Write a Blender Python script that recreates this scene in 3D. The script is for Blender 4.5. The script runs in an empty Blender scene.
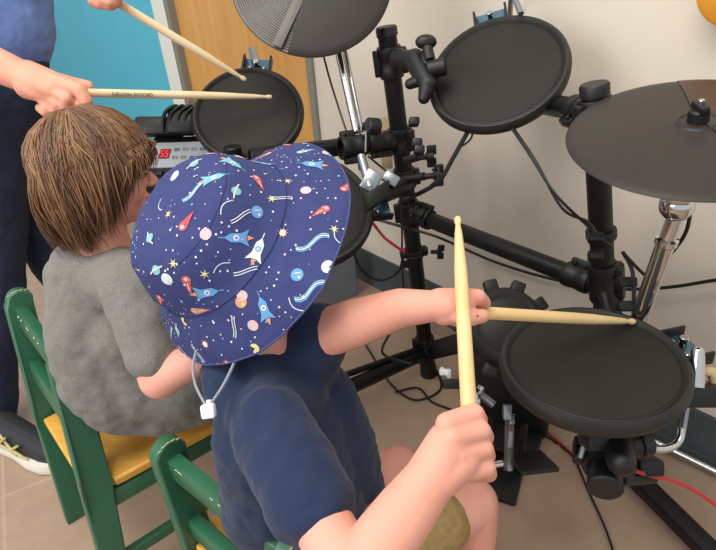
import bpy, bmesh, math, random
from mathutils import Vector as V, Matrix, noise
from mathutils.bvhtree import BVHTree
random.seed(7)
S = bpy.context.scene
COL = S.collection
R = math.radians
# ------------------------------------------------------------------ camera
F = 560.0; PITCH = R(30); ROLL = R(4.4); CAMZ = 1.05
fw = V((0, math.cos(PITCH), -math.sin(PITCH)))
r0 = V((1, 0, 0)); u0 = V((0, math.sin(PITCH), math.cos(PITCH)))
rt = r0*math.cos(-ROLL) + u0*math.sin(-ROLL)
up = -r0*math.sin(-ROLL) + u0*math.cos(-ROLL)
CP = V((0, 0, CAMZ))
cd = bpy.data.cameras.new('camera'); cam = bpy.data.objects.new('camera', cd); COL.objects.link(cam)
cd.sensor_fit = 'HORIZONTAL'; cd.sensor_width = 36; cd.lens = 36*F/716; cd.clip_start = .02
cam.matrix_world = Matrix.Translation(CP) @ Matrix((rt, up, -fw)).transposed().to_4x4()
S.camera = cam
# ------------------------------------------------------------------ light
w = bpy.data.worlds.new('world'); S.world = w; w.use_nodes = True
w.node_tree.nodes['Background'].inputs[0].default_value = (.90, .95, 1.0, 1)
w.node_tree.nodes['Background'].inputs[1].default_value = .58
def area(name, loc, target, size, power, color):
    l = bpy.data.lights.new(name, 'AREA'); l.shape = 'RECTANGLE'; l.size = size[0]; l.size_y = size[1]
    l.energy = power; l.color = color
    o = bpy.data.objects.new(name, l); COL.objects.link(o); o.location = loc
    o.rotation_euler = (V(target)-V(loc)).to_track_quat('-Z', 'Y').to_euler()
area('window_daylight', (-2.6, -.9, 2.0), (-.1, .9, .5), (1.8, 1.5), 40, (1, .98, .95))
area('ceiling_lamp', (-.5, .2, 2.7), (.0, .9, .3), (1.6, 1.0), 30, (1, .93, .84))
S.view_settings.view_transform = 'Standard'; S.view_settings.look = 'None'
S.view_settings.gamma = 1; S.view_settings.use_curve_mapping = False
S.view_settings.exposure = 0.45

def D(x, y): return fw + rt*((x-358)/F) + up*((275-y)/F)
def P(x, y, t): return CP + D(x, y)*t            # point seen at (x, y), t metres deep
def G(x, y, z=0.):                                # same, on the level z
    d = D(x, y); return CP + d*((z-CAMZ)/d.z)
def camdir(a, b, c): return (rt*a + up*b - fw*c).normalized()
# ------------------------------------------------------------------ materials
def lin(c):
    c = c/255.
    return c/12.92 if c <= .04045 else ((c+.055)/1.055)**2.4
def rgb(c): return (lin(c[0]), lin(c[1]), lin(c[2]), 1)
MATS = {}
def mat(name, col, rough=.6, metal=0., c2=None, scale=20., bump=0., bscale=None, spec=.5, stretch=None, sheen=0., sss=0., detail=3.):
    m = bpy.data.materials.new(name); m.use_nodes = True; MATS[name] = m
    nt = m.node_tree; b = nt.nodes['Principled BSDF']
    b.inputs['Base Color'].default_value = rgb(col); b.inputs['Roughness'].default_value = rough
    b.inputs['Metallic'].default_value = metal; b.inputs['Specular IOR Level'].default_value = spec
    if sheen: b.inputs['Sheen Weight'].default_value = sheen
    if sss:
        b.inputs['Subsurface Weight'].default_value = sss; b.inputs['Subsurface Radius'].default_value = (.01, .004, .002)
        b.inputs['Subsurface Scale'].default_value = .6
    if c2 or bump:
        tc = nt.nodes.new('ShaderNodeTexCoord'); mp = nt.nodes.new('ShaderNodeMapping')
        nt.links.new(tc.outputs['Object'], mp.inputs[0])
        if stretch: mp.inputs['Scale'].default_value = stretch
    if c2:
        n = nt.nodes.new('ShaderNodeTexNoise'); n.inputs['Scale'].default_value = scale; n.inputs['Detail'].default_value = detail
        nt.links.new(mp.outputs[0], n.inputs['Vector'])
        r = nt.nodes.new('ShaderNodeValToRGB'); r.color_ramp.elements[0].position = .35; r.color_ramp.elements[1].position = .65
        r.color_ramp.elements[0].color = rgb(col); r.color_ramp.elements[1].color = rgb(c2)
        nt.links.new(n.outputs[0], r.inputs[0]); nt.links.new(r.outputs[0], b.inputs['Base Color'])
    if bump:
        n2 = nt.nodes.new('ShaderNodeTexNoise'); n2.inputs['Scale'].default_value = bscale or scale; n2.inputs['Detail'].default_value = 4
        nt.links.new(mp.outputs[0], n2.inputs['Vector'])
        bm = nt.nodes.new('ShaderNodeBump'); bm.inputs['Strength'].default_value = bump; bm.inputs['Distance'].default_value = .004
        nt.links.new(n2.outputs[0], bm.inputs['Height']); nt.links.new(bm.outputs[0], b.inputs['Normal'])
    return m
M_wall = mat('painted_wall', (214, 204, 188), .8, c2=(219, 209, 193), scale=3, bump=.05, bscale=180)
M_teal = mat('teal_paint', (80, 186, 210), .6, c2=(84, 189, 212), scale=4)
M_door = mat('honey_wood', (212, 152, 76), .45, c2=(220, 164, 88), scale=5, stretch=(6, 6, .5))
M_dframe = mat('door_frame_grey', (128, 128, 118), .55)
M_trim = mat('white_trim', (232, 234, 222), .5)
M_base = mat('cove_base_slate', (66, 74, 76), .5, c2=(72, 80, 82), scale=8)
M_black = mat('black_powdercoat', (14, 14, 15), .40, c2=(17, 17, 18), scale=60, spec=.35)
M_plastic = mat('black_plastic', (13, 13, 14), .48, bump=.06, bscale=400)
M_knob = mat('dark_grey_plastic', (20, 20, 21), .5)
M_rubber = mat('pad_rubber', (37, 36, 33), .5, c2=(40, 39, 36), scale=30, spec=.35, bump=.05, bscale=600)
M_head = mat('playing_rubber', (36, 34, 30), .6, c2=(41, 38, 34), scale=9, spec=.25, bump=.08, bscale=500)
M_cym = mat('cymbal_rubber', (45, 39, 36), .5, c2=(48, 42, 38), scale=9, spec=.35)
M_cymp = mat('cymbal_plastic', (40, 33, 30), .38, spec=.6)
M_chrome = mat('chrome', (205, 205, 205), .16, 1.)
M_steel = mat('zinc_steel', (150, 155, 160), .33, .9)
M_blueplate = mat('blue_tinted_plate', (88, 128, 146), .3, .7)
M_cable = mat('cable_black', (10, 10, 10), .45)
M_red = mat('cable_red', (190, 48, 52), .5)
M_stick = mat('hickory', (226, 192, 134), .5, c2=(233, 203, 148), scale=14, stretch=(1, 1, 1))
M_stickp = mat('maple_pale', (226, 201, 160), .5, c2=(233, 211, 174), scale=14)
M_ink = mat('stick_ink', (50, 42, 36), .6)
M_green = mat('green_paint', (48, 104, 76), .35, c2=(42, 94, 70), scale=6, spec=.5)
M_seat = mat('yellow_pine', (218, 160, 62), .4, c2=(228, 174, 78), scale=5, stretch=(1, 9, 9))
M_chip = mat('bare_chipped_wood', (196, 190, 150), .7)
M_navy = mat('navy_jersey', (21, 37, 68), .9, c2=(24, 41, 73), scale=7, bump=.25, bscale=28, sheen=.1)
M_grey = mat('heather_grey_jersey', (104, 102, 97), .95, c2=(134, 130, 124), scale=700, bump=.25, bscale=30, sheen=.1, detail=6.)
M_khaki = mat('khaki_cotton', (150, 124, 78), .9, c2=(163, 137, 90), scale=90, bump=.2, bscale=40)
M_blue = mat('blue_shirt', (102, 130, 192), .9, c2=(110, 138, 200), scale=8, bump=.3, bscale=20)
M_jean = mat('dark_denim', (24, 33, 56), .9, c2=(30, 40, 64), scale=40, bump=.25, bscale=30)
M_skin = mat('skin_child', (226, 158, 137), .55, c2=(232, 168, 148), scale=12, sss=.04, spec=.3)
M_skin2 = mat('skin_adult', (222, 152, 128), .5, c2=(230, 165, 140), scale=22, sss=.1, spec=.35, bump=.12, bscale=90)
M_lip = mat('lip', (205, 110, 105), .5)
M_eye = mat('eye_white', (235, 232, 228), .3)
M_iris = mat('iris_brown', (60, 40, 28), .2)
M_lash = mat('lash_brown', (92, 62, 46), .7)
M_hat = mat('hat_navy_cotton', (46, 54, 106), .85, c2=(50, 58, 111), scale=60, bump=.15, bscale=60)
M_cord = mat('cord_grey', (150, 155, 170), .8)
M_toggle = mat('toggle_white', (232, 236, 242), .4)
M_box = mat('grey_box', (122, 127, 136), .6, c2=(130, 134, 142), scale=10)
M_shoe = mat('shoe_black', (38, 38, 44), .7)
M_sole = mat('shoe_sole', (230, 226, 212), .6)
M_gold = mat('shoe_stripe', (200, 184, 130), .5)
M_panel = mat('module_grey', (152, 156, 160), .45)
M_amber = mat('amber_wood', (222, 150, 52), .35, c2=(212, 138, 44), scale=6)
M_tan = mat('tan_wood_and_reflection', (206, 184, 138), .6)
def emit(name, col, s):
    m = mat(name, col); b = m.node_tree.nodes['Principled BSDF']
    b.inputs['Emission Color'].default_value = rgb(col); b.inputs['Emission Strength'].default_value = s; return m
M_led = emit('red_display', (230, 40, 50), 1.2)
M_disp = mat('display_dark_red', (110, 20, 26), .3)
PRN = {'white': (214, 220, 226), 'pink': (214, 180, 186), 'red': (205, 82, 82), 'teal': (116, 176, 190), 'sky': (98, 152, 206),
       'yellow': (222, 210, 140), 'orange': (218, 146, 108), 'cream': (228, 214, 190)}
PM = {k: mat('print_'+k, v, .85) for k, v in PRN.items()}
# hair: colour varies per strand through an attribute of the strand itself
M_hair = bpy.data.materials.new('brown_hair'); M_hair.use_nodes = True
_nt = M_hair.node_tree; _b = _nt.nodes['Principled BSDF']; _a = _nt.nodes.new('ShaderNodeAttribute'); _a.attribute_name = 'tone'
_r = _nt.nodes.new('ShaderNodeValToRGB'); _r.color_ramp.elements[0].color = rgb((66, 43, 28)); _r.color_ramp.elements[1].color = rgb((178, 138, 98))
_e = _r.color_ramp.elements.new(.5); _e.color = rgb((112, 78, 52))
_nt.links.new(_a.outputs['Fac'], _r.inputs[0]); _nt.links.new(_r.outputs[0], _b.inputs['Base Color'])
_b.inputs['Roughness'].default_value = .42; _b.inputs['Specular IOR Level'].default_value = .45
# floor tiles
def tile_mat():
    m = bpy.data.materials.new('stone_tile'); m.use_nodes = True; nt = m.node_tree; b = nt.nodes['Principled BSDF']
    b.inputs['Roughness'].default_value = .5
    tc = nt.nodes.new('ShaderNodeTexCoord'); mp = nt.nodes.new('ShaderNodeMapping'); nt.links.new(tc.outputs['Object'], mp.inputs[0])
    mp.inputs['Rotation'].default_value = (0, 0, R(-TILE_ANGLE)); mp.inputs['Location'].default_value = TILE_OFF
    br = nt.nodes.new('ShaderNodeTexBrick'); nt.links.new(mp.outputs[0], br.inputs[0])
    br.inputs['Scale'].default_value = 1; br.offset = 0.0; br.inputs['Brick Width'].default_value = .6; br.inputs['Row Height'].default_value = .6
    br.inputs['Mortar Size'].default_value = .004; br.inputs['Mortar Smooth'].default_value = .4
    br.inputs['Color1'].default_value = rgb((172, 146, 124)); br.inputs['Color2'].default_value = rgb((166, 142, 122)); br.inputs['Mortar'].default_value = rgb((180, 158, 138))
    n = nt.nodes.new('ShaderNodeTexNoise'); n.inputs['Scale'].default_value = 22; n.inputs['Detail'].default_value = 8; n.inputs['Roughness'].default_value = .7
    nt.links.new(mp.outputs[0], n.inputs['Vector'])
    mx = nt.nodes.new('ShaderNodeMix'); mx.data_type = 'RGBA'; mx.blend_type = 'MULTIPLY'; mx.inputs[0].default_value = .35
    cr = nt.nodes.new('ShaderNodeValToRGB'); cr.color_ramp.elements[0].position = .3; cr.color_ramp.elements[1].position = .7
    cr.color_ramp.elements[0].color = (.62, .6, .58, 1); cr.color_ramp.elements[1].color = (1.08, 1.05, 1.02, 1)
    nt.links.new(n.outputs[0], cr.inputs[0]); nt.links.new(br.outputs[0], mx.inputs[6]); nt.links.new(cr.outputs[0], mx.inputs[7])
    nt.links.new(mx.outputs[2], b.inputs['Base Color'])
    return m
# ------------------------------------------------------------------ mesh kit
def frame(n, hint=None):
    n = V(n).normalized(); h = V(hint) if hint is not None else (V((0, 0, 1)) if abs(n.z) < .9 else V((1, 0, 0)))
    a = (h - n*h.dot(n)).normalized(); b = n.cross(a); return a, b, n
class MB:
    def __init__(s): s.v = []; s.f = []; s.mi = []; s.mats = []
    def _m(s, m):
        if m is None: return 0
        if m not in s.mats: s.mats.append(m)
        return s.mats.index(m)
    def add(s, vs, fs, m=None):
        k = len(s.v); s.v += [V(x) for x in vs]; i = s._m(m)
        for f in fs: s.f.append([k+j for j in f]); s.mi.append(i)
        return s
    def loft(s, rings, m=None, cap=True, closed=False):
        n = len(rings[0]); vs = [p for r in rings for p in r]; fs = []
        K = len(rings); 
        for i in range(K if closed else K-1):
            j = (i+1) % K
            for k in range(n): fs.append([i*n+k, i*n+(k+1) % n, j*n+(k+1) % n, j*n+k])
        if cap and not closed: fs.append(list(range(n))[::-1]); fs.append([(K-1)*n+k for k in range(n)])
        return s.add(vs, fs, m)
    def tube(s, pts, r, n=12, m=None, closed=False, cap=True, flat=1.):
        pts = [V(p) for p in pts]; K = len(pts); rs = r if isinstance(r, (list, tuple)) else [r]*K
        rings = []; a = None
        for i, p in enumerate(pts):
            if closed: d = pts[(i+1) % K]-pts[i-1]
            else: d = pts[min(i+1, K-1)]-pts[max(i-1, 0)]
            if d.length < 1e-9: d = V((0, 0, 1))
            d.normalize()
            if a is None: a = frame(d)[0]
            a = (a-d*a.dot(d)); a = a.normalized() if a.length > 1e-6 else frame(d)[0]
            b = d.cross(a)
            rings.append([p+a*(rs[i]*math.cos(2*math.pi*k/n))+b*(rs[i]*flat*math.sin(2*math.pi*k/n)) for k in range(n)])
        return s.loft(rings, m, cap, closed)
    def lathe(s, c, n, prof, seg=48, m=None, hint=None, sx=1., sy=1., a0=0, a1=360):
        a, b, n = frame(n, hint); c = V(c); full = abs(a1-a0) >= 360; vs = []; K = len(prof); st = seg if full else seg+1
        for i in range(st):
            t = R(a0+(a1-a0)*i/seg)
            for (r, z) in prof: vs.append(c+a*(r*sx*math.cos(t))+b*(r*sy*math.sin(t))+n*z)
        fs = []
        for i in range(seg):
            j = (i+1) % st
            for k in range(K-1): fs.append([i*K+k, j*K+k, j*K+k+1, i*K+k+1])
        return s.add(vs, fs, m)
    def cyl(s, a, b, r, r2=None, n=24, m=None, bev=0.):
        a = V(a); b = V(b); L = (b-a).length; r2 = r if r2 is None else r2; e = bev or min(r, r2, L)*.12
        return s.lathe(a, b-a, [(0, 0), (r-e, 0), (r, e), (r2, L-e), (r2-e, L), (0, L)], n, m)
    def box(s, c, ax, ay, az, m=None, bev=.0):
        """oriented box: half axes as vectors, chamfered"""
        c = V(c); A = [V(ax), V(ay), V(az)]; L = [x.length for x in A]; U = [x.normalized() for x in A]
        e = min(bev or .06*min(L), .49*min(L)*2*.5)
        bm = bmesh.new(); bmesh.ops.create_cube(bm, size=2)
        for v in bm.verts: v.co = V((v.co.x*L[0], v.co.y*L[1], v.co.z*L[2]))
        bmesh.ops.bevel(bm, geom=bm.edges[:], offset=e, segments=2, profile=.5, affect='EDGES')
        vs = [c+U[0]*v.co.x+U[1]*v.co.y+U[2]*v.co.z for v in bm.verts]; fs = [[v.index for v in f.verts] for f in bm.faces]
        bm.free(); return s.add(vs, fs, m)
    def sph(s, c, r, ax=None, n=16, m=None):
        if not isinstance(r, (tuple, list)): r = (r, r, r)
        ax = ax or (V((1, 0, 0)), V((0, 1, 0)), V((0, 0, 1))); c = V(c); rings = []
        K = max(6, n//2+1)
        for i in range(K):
            t = math.pi*(i+.02)/(K-1+.04) if 0 < i < K-1 else (.02 if i == 0 else math.pi-.02)
            rings.append([c+ax[0]*(r[0]*math.sin(t)*math.cos(2*math.pi*k/n))+ax[1]*(r[1]*math.sin(t)*math.sin(2*math.pi*k/n))+ax[2]*(r[2]*math.cos(t)) for k in range(n)])
        return s.loft(rings, m)
    def cap(s, a, b, ra, rb, n=14, m=None):
        a = V(a); b = V(b); d = b-a; L = d.length
        if L < 1e-6: return s.sph(a, ra, n=n)
        A, B, N = frame(d); rings = []
        for i in range(5):
            t = math.pi/2*i/5; rings.append((a-N*ra*math.cos(t), max(ra*math.sin(t), ra*.05)))
        rings.append((a, ra)); rings.append((b, rb))
        for i in range(4, -1, -1):
            t = math.pi/2*i/5; rings.append((b+N*rb*math.cos(t), max(rb*math.sin(t), rb*.05)))
        return s.loft([[c+A*(r*math.cos(2*math.pi*k/n))+B*(r*math.sin(2*math.pi*k/n)) for k in range(n)] for c, r in rings], m)
    def chain(s, pts, m=None, n=26):
        for (p, r), (q, t) in zip(pts[:-1], pts[1:]): s.cap(p, q, r, t, n, m)
        return s
    def prism(s, outline, off, m=None):
        """outline: list of points in a plane, extruded by the vector off"""
        o = [V(p) for p in outline]; off = V(off); n = len(o)
        return s.add(o+[p+off for p in o], [list(range(n))[::-1], [n+i for i in range(n)]]+[[i, (i+1) % n, n+(i+1) % n, n+i] for i in range(n)], m)
    def build(s, name, m, parent=None, smooth=True, angle=40, **kw):
        me = bpy.data.meshes.new(name); org = V((0, 0, 0))
        base = m
        if not s.mats: mats = [base]
        else: mats = s.mats
        o = bpy.data.objects.new(name, me); COL.objects.link(o)
        if parent is not None:
            o.parent = parent; inv = WM[parent].inverted(); WM[o] = WM[parent].copy(); vs = [inv @ v for v in s.v]
        else:
            xs = [v.x for v in s.v]; ys = [v.y for v in s.v]; zs = [v.z for v in s.v]
            org = V(((min(xs)+max(xs))/2, (min(ys)+max(ys))/2, min(zs))) if not kw.get('origin0') else V((0, 0, 0))
            o.location = org; WM[o] = Matrix.Translation(org); vs = [v-org for v in s.v]
        me.from_pydata([tuple(v) for v in vs], [], s.f)
        for x in mats: me.materials.append(x)
        if s.mats: me.polygons.foreach_set('material_index', s.mi)
        bm = bmesh.new(); bm.from_mesh(me); bmesh.ops.recalc_face_normals(bm, faces=bm.faces); bm.to_mesh(me); bm.free()
        if smooth: me.shade_smooth(); me.set_sharp_from_angle(angle=R(angle))
        me.update()
        return o
WM = {}
def tag(o, label=None, cat=None, group=None, kind=None):
    if label: o['label'] = label
    if cat: o['category'] = cat
    if group: o['group'] = group
    if kind: o['kind'] = kind
    return o
def thing(name, loc, label, cat, group=None):
    o = bpy.data.objects.new(name, None); COL.objects.link(o); o.location = loc; o.empty_display_size = .02
    WM[o] = Matrix.Translation(V(loc)); return tag(o, label, cat, group)
def curve(pts, n=10):
    """Catmull-Rom through the points"""
    pts = [V(p) for p in pts]; q = [pts[0]*2-pts[1]]+pts+[pts[-1]*2-pts[-2]]; out = []
    for i in range(1, len(q)-2):
        a, b, c, d = q[i-1:i+3]
        for k in range(n):
            t = k/n; out.append(.5*((2*b)+(c-a)*t+(2*a-5*b+4*c-d)*t*t+(3*b-a-3*c+d)*t**3))
    out.append(pts[-1]); return out
def organic(name, mb, m, parent, vox=.003, smooth=6, disp=None, paint=None, mats=None):
    """fuse overlapping volumes into one continuous skin"""
    o = mb.build('tmp', m, None, smooth=False, origin0=True); mb.mats = []
    r = o.modifiers.new('r', 'REMESH'); r.mode = 'VOXEL'; r.voxel_size = vox; r.use_smooth_shade = True
    sm = o.modifiers.new('s', 'SMOOTH'); sm.factor = .5; sm.iterations = smooth
    if disp:
        for (sc, st) in disp:
            tx = bpy.data.textures.new('folds', 'CLOUDS'); tx.noise_scale = sc; tx.noise_depth = 2
            d = o.modifiers.new('d', 'DISPLACE'); d.texture = tx; d.strength = st; d.mid_level = .5; d.texture_coords = 'LOCAL'
    dg = bpy.context.evaluated_depsgraph_get(); dg.update()
    me = bpy.data.meshes.new_from_object(o.evaluated_get(dg)); me.name = name
    bpy.data.objects.remove(o)
    me.materials.clear()
    for x in ([m]+(mats or [])): me.materials.append(x)
    if paint:
        for p in me.polygons:
            k = paint(V(p.center))
            p.material_index = k
    else: me.polygons.foreach_set('material_index', [0]*len(me.polygons))
    n = bpy.data.objects.new(name, me); COL.objects.link(n)
    if parent is not None:
        me.transform(WM[parent].inverted()); n.parent = parent; WM[n] = WM[parent].copy()
    me.shade_smooth(); me.update()
    return n
# ------------------------------------------------------------------ the setting
BR = G(677, 447); BL = G(358, 276)                    # foot of the back wall
wu = (BL-BR).normalized(); wn = V((-wu.y, wu.x, 0)); wn = wn if wn.dot(-BR) > 0 else -wn
def W(s, z, off=0.): return BL + wu*s + wn*off + V((0, 0, z))
TILE_ANGLE = 28.; TILE_OFF = (.34, -.011, 0)
mb = MB(); mb.add([(-9, -3, 0), (4, -3, 0), (4, 11, 0), (-9, 11, 0), (-9, -3, -.1), (4, -3, -.1), (4, 11, -.1), (-9, 11, -.1)], [[0, 1, 2, 3], [4, 5, 6, 7], [0, 1, 5, 4], [1, 2, 6, 5], [2, 3, 7, 6], [3, 0, 4, 7]])
tag(mb.build('floor', tile_mat(), smooth=False, origin0=True), kind='structure')
def wallbox(name, s0, s1, z0, z1, o0, o1, m, bev=.002):
    b = MB().box(W((s0+s1)/2, (z0+z1)/2, (o0+o1)/2), wu*((s1-s0)/2), wn*((o1-o0)/2), V((0, 0, (z1-z0)/2)), bev=bev)
    return tag(b.build(name, m, smooth=False), kind='structure')
# door measured along the wall (scaled to the camera height)
k = CAMZ/1.40
d0, d1 = .236*k, 1.63*k; tw = 1.84*k
wallbox('wall_back', -2.6, d0-.03, 0, 2.5, -.1, 0, M_wall)
wallbox('door_frame', d0-.03, d0+.0, 0, 2.1, -.1, .012, M_dframe)
wallbox('door_1', d0, d1-.045, .01, 2.06, -.07, -.02, M_door)
wallbox('door_frame', d1-.045, d1, 0, 2.1, -.1, .012, M_dframe)
wallbox('trim_1', d1, tw, 0, 2.5, -.1, .004, M_trim)
wallbox('wall_left', tw, 9.0, 0, 2.5, -.1, 0, M_teal)
wallbox('wall_top', d0-.03, d1, 2.1, 2.5, -.1, 0, M_wall)
# coved rubber baseboard
def baseboard(name, s0, s1, m):
    pr = [(0, 0), (.012, 0), (.010, .006), (.005, .02), (.004, .125), (.0025, .13), (0, .13)]
    b = MB(); A = [W(s0, z, o) for o, z in pr]; b.prism(A, wu*(s1-s0)); return tag(b.build(name, m, smooth=False), kind='structure')
baseboard('baseboard_back', -2.6, d0-.03, M_base); baseboard('baseboard_left', tw, 9.0, M_base)

# ------------------------------------------------------------------ drum rack
post1a, post1b = P(386.5, 30, 1.125), G(428, 366, .03)
post2a, post2b = P(594.5, 88, .84), V((.520, .822, .03))
rack = thing('drum_rack', (.3, 1.0, 0), 'black tubular steel electronic drum rack standing along the cream wall', 'drum rack')
def lerp(a, b, t): return a*(1-t)+b*t
def post(a, b, r):
    MB().cyl(a, b, r).build('post', M_black, rack)
    n = (a-b).normalized()
    MB().lathe(a-n*.012, n, [(r*1.0, 0), (r*1.12, .001), (r*1.12, .016), (r*1.0, .019), (0, .019)], 28).build('end_cap', M_knob, rack)
    MB().lathe(b, n, [(0, -.03), (r*1.2, -.03), (r*1.2, -.01), (r*1.1, .01), (r, .02)], 28).build('foot', M_plastic, rack)
post(post1a, post1b, .0195); post(post2a, post2b, .0195)
def wing(parent, c, n, s=1., col=None):
    """wing knob: stem, hub and two lobes"""
    a, b, n = frame(n); k = MB(); c = V(c)
    k.cyl(c-n*.012*s, c+n*.006*s, .005*s); k.cyl(c+n*.004*s, c+n*.016*s, .0085*s)
    for q in (-1, 1): k.box(c+n*.013*s+a*(q*.011*s), a*.008*s, b*.004*s, n*.008*s, bev=.0035*s)
    k.build('wing_knob', M_knob, parent)
def collar(parent, c, n, r, L, lugs=(), name='clamp'):
    a, b, n = frame(n); c = V(c); k = MB()
    k.lathe(c-n*L/2, n, [(r*.9, 0), (r*1.24, 0), (r*1.3, .003), (r*1.3, L*.3), (r*1.22, L*.36), (r*1.22, L*.64), (r*1.3, L*.7), (r*1.3, L-.003), (r*1.24, L), (r*.9, L)], 32)
    for d in lugs:
        d = V(d); d = (d-n*d.dot(n)).normalized()
        k.box(c+d*(r*1.35), d*(r*.45), n.cross(d)*(r*.42), n*(L*.42), bev=.003)
        for q in (-.22, .22): k.cyl(c+d*(r*1.4)+n*(L*q)-n.cross(d)*(r*.7), c+d*(r*1.4)+n*(L*q)+n.cross(d)*(r*.7), r*.2, n=10)
    k.build(name, M_plastic, parent)
n1 = (post1a-post1b).normalized(); n2 = (post2a-post2b).normalized()
def onpost(a, b, y):
    # point of the post nearest to image row y
    best = min((abs(proj(lerp(a, b, i/400))[1]-y), i) for i in range(401))[1]; return lerp(a, b, best/400)
def proj(p):
    d = V(p)-CP; w_ = d.dot(fw); return 358+F*d.dot(rt)/w_, 275-F*d.dot(up)/w_
c1 = onpost(post1a, post1b, 62); collar(rack, c1, n1, .0195, .062, [rt, -rt])
c2 = onpost(post1a, post1b, 140); collar(rack, c2, n1, .0195, .055, [rt+fw, rt*.8-fw*.6])
c2b = onpost(post1a, post1b, 178); collar(rack, c2b, n1, .0195, .045, [rt])
c3 = onpost(post1a, post1b, 212); collar(rack, c3, n1, .0195, .055, [-rt])
c4 = onpost(post1a, post1b, 252); collar(rack, c4, n1, .0195, .022, [-rt, rt]); wing(rack, c4+rt*.052-fw*.01, rt)
c5 = onpost(post1a, post1b, 264)
for q, dy in ((1, 0),): MB().box(c5-rt*.022, rt*.010, fw*.008, n1*.012).build('cable_clip', M_plastic, rack)
c6 = onpost(post1a, post1b, 345); collar(rack, c6, n1, .0195, .06, [-rt, rt*.5-fw])
# wing knobs right of the post
for (x, y, t) in ((424, 157, 1.09), (431, 176, 1.08)): 
    wing(rack, P(x, y, t), rt+up*.1, 1.15); MB().cyl(P(405, y+4, t+.03), P(x-6, y, t), .008).build('knob_bolt', M_plastic, rack)
for (x, y, t) in ((414, 122, 1.08), (417, 143, 1.08), (419, 150, 1.06)): MB().box(P(x, y, t), rt*.010, up*.008, fw*.012, bev=.004).build('clamp_lug', M_plastic, rack)
# joint and wing nut that carry the upper middle tom
kb_ = MB(); kb_.sph(P(426, 42, 1.03), (.020, .0135, .014), (rt, up, fw), n=20); kb_.cyl(P(427, 46, 1.03), P(430, 60, 1.03), .010); kb_.build('round_knob', M_knob, rack)
jb = MB(); jb.cyl(P(396, 58, 1.12), P(420, 62, 1.07), .019); jb.chain([(P(415, 60, 1.06), .021), (P(428, 84, 1.03), .018), (P(424, 98, 1.03), .011)]); jb.cyl(P(426, 52, 1.04), P(426, 74, 1.04), .011)
jb.chain([(P(420, 80, 1.04), .012), (P(410, 84, 1.05), .010)]); jb.cyl(P(428, 70, 1.03), P(446, 66, 1.02), .016)
jb.build('tom_joint', M_plastic, rack)
# cross tubes
tA, tB = c3+rt*.0, onpost(post2a, post2b, 287)
d = (tB-tA).normalized(); MB().cyl(tA, tB, .0185).build('cross_tube', M_black, rack)
collar(rack, tA+d*.045, d, .0185, .05, [fw*-1, up]); collar(rack, tB-d*.05, d, .0185, .05, [up])
c7 = onpost(post2a, post2b, 281); collar(rack, c7, n2, .0195, .075, [rt, rt-fw])
c8 = onpost(post2a, post2b, 233); collar(rack, c8, n2, .0195, .016, [])
for y in (238, 256): MB().cyl(P(588, y, .855), P(603, y, .85), .0085).build('memory_lock_bolt', M_plastic, rack)
for y in (282, 306): MB().box(P(626, y, .84), rt*.014, up*.008, fw*.01, bev=.004).build('clamp_lug', M_plastic, rack)
MB().cyl(tB, P(630, 400, .94), .02).build('lower_sleeve', M_black, rack)
# upper left tube running to the pad in front of the left child, and its left post
uA = c2 - rt*.0; uB = P(250, 158, 1.12)
MB().cyl(uA, uB, .0185).build('cross_tube', M_black, rack)
d = (uB-uA).normalized(); collar(rack, uA+d*.05, d, .0185, .06, [up*-1])
collar(rack, P(352, 147, 1.13), d, .0185, .05, [up*-1, up], 'clamp')
MB().cyl(P(362, 126, 1.12), P(376, 128, 1.12), .008).build('knob_bolt', M_plastic, rack); MB().cyl(P(367, 126, 1.10), P(379, 127, 1.11), .017, n=20).build('round_knob', M_knob, rack)
MB().tube([P(366, 131, 1.09), P(365.5, 152, 1.09)], .0016, 8).build('zip_tie', M_steel, rack)
lp = P(236, 170, 1.16)
MB().cyl(V((lp.x, lp.y, .02)), lp+V((0, 0, .05)), .0185).build('post', M_black, rack)
# arm with the upper middle tom from the right post
t2a, t2b = onpost(post2a, post2b, 112), P(520, 100, 1.14)
MB().cyl(t2a, t2b, .0185).build('tom_arm', M_black, rack); d = (t2b-t2a).normalized()
collar(rack, onpost(post2a, post2b, 112), n2, .0195, .045, [-rt-up]); collar(rack, t2a+d*.045, d, .0185, .045, [-up-rt]); 
# floor feet
f1 = onpost(post1a, post1b, 352)
MB().cyl(f1, P(300, 410, 1.28), .019).build('foot_tube', M_black, rack)
MB().cyl(f1+V((0, 0, .02)), P(300, 391, 1.30), .008).build('brace_rod', M_black, rack)
bb = MB(); bb.box(lerp(f1, P(470, 340, 1.3), .5), (P(470, 340, 1.3)-f1)*.5, up*.022, fw*.022); bb.build('foot_joint', M_plastic, rack)
g0, g1 = G(628, 470, .035), G(730, 572, .035); dd = (g1-g0).normalized()
MB().box((g0+g1)/2, (g1-g0)*.5, dd.cross(V((0, 0, 1)))*.019, V((0, 0, .016)), bev=.005).build('foot_bar', M_black, rack)
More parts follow.
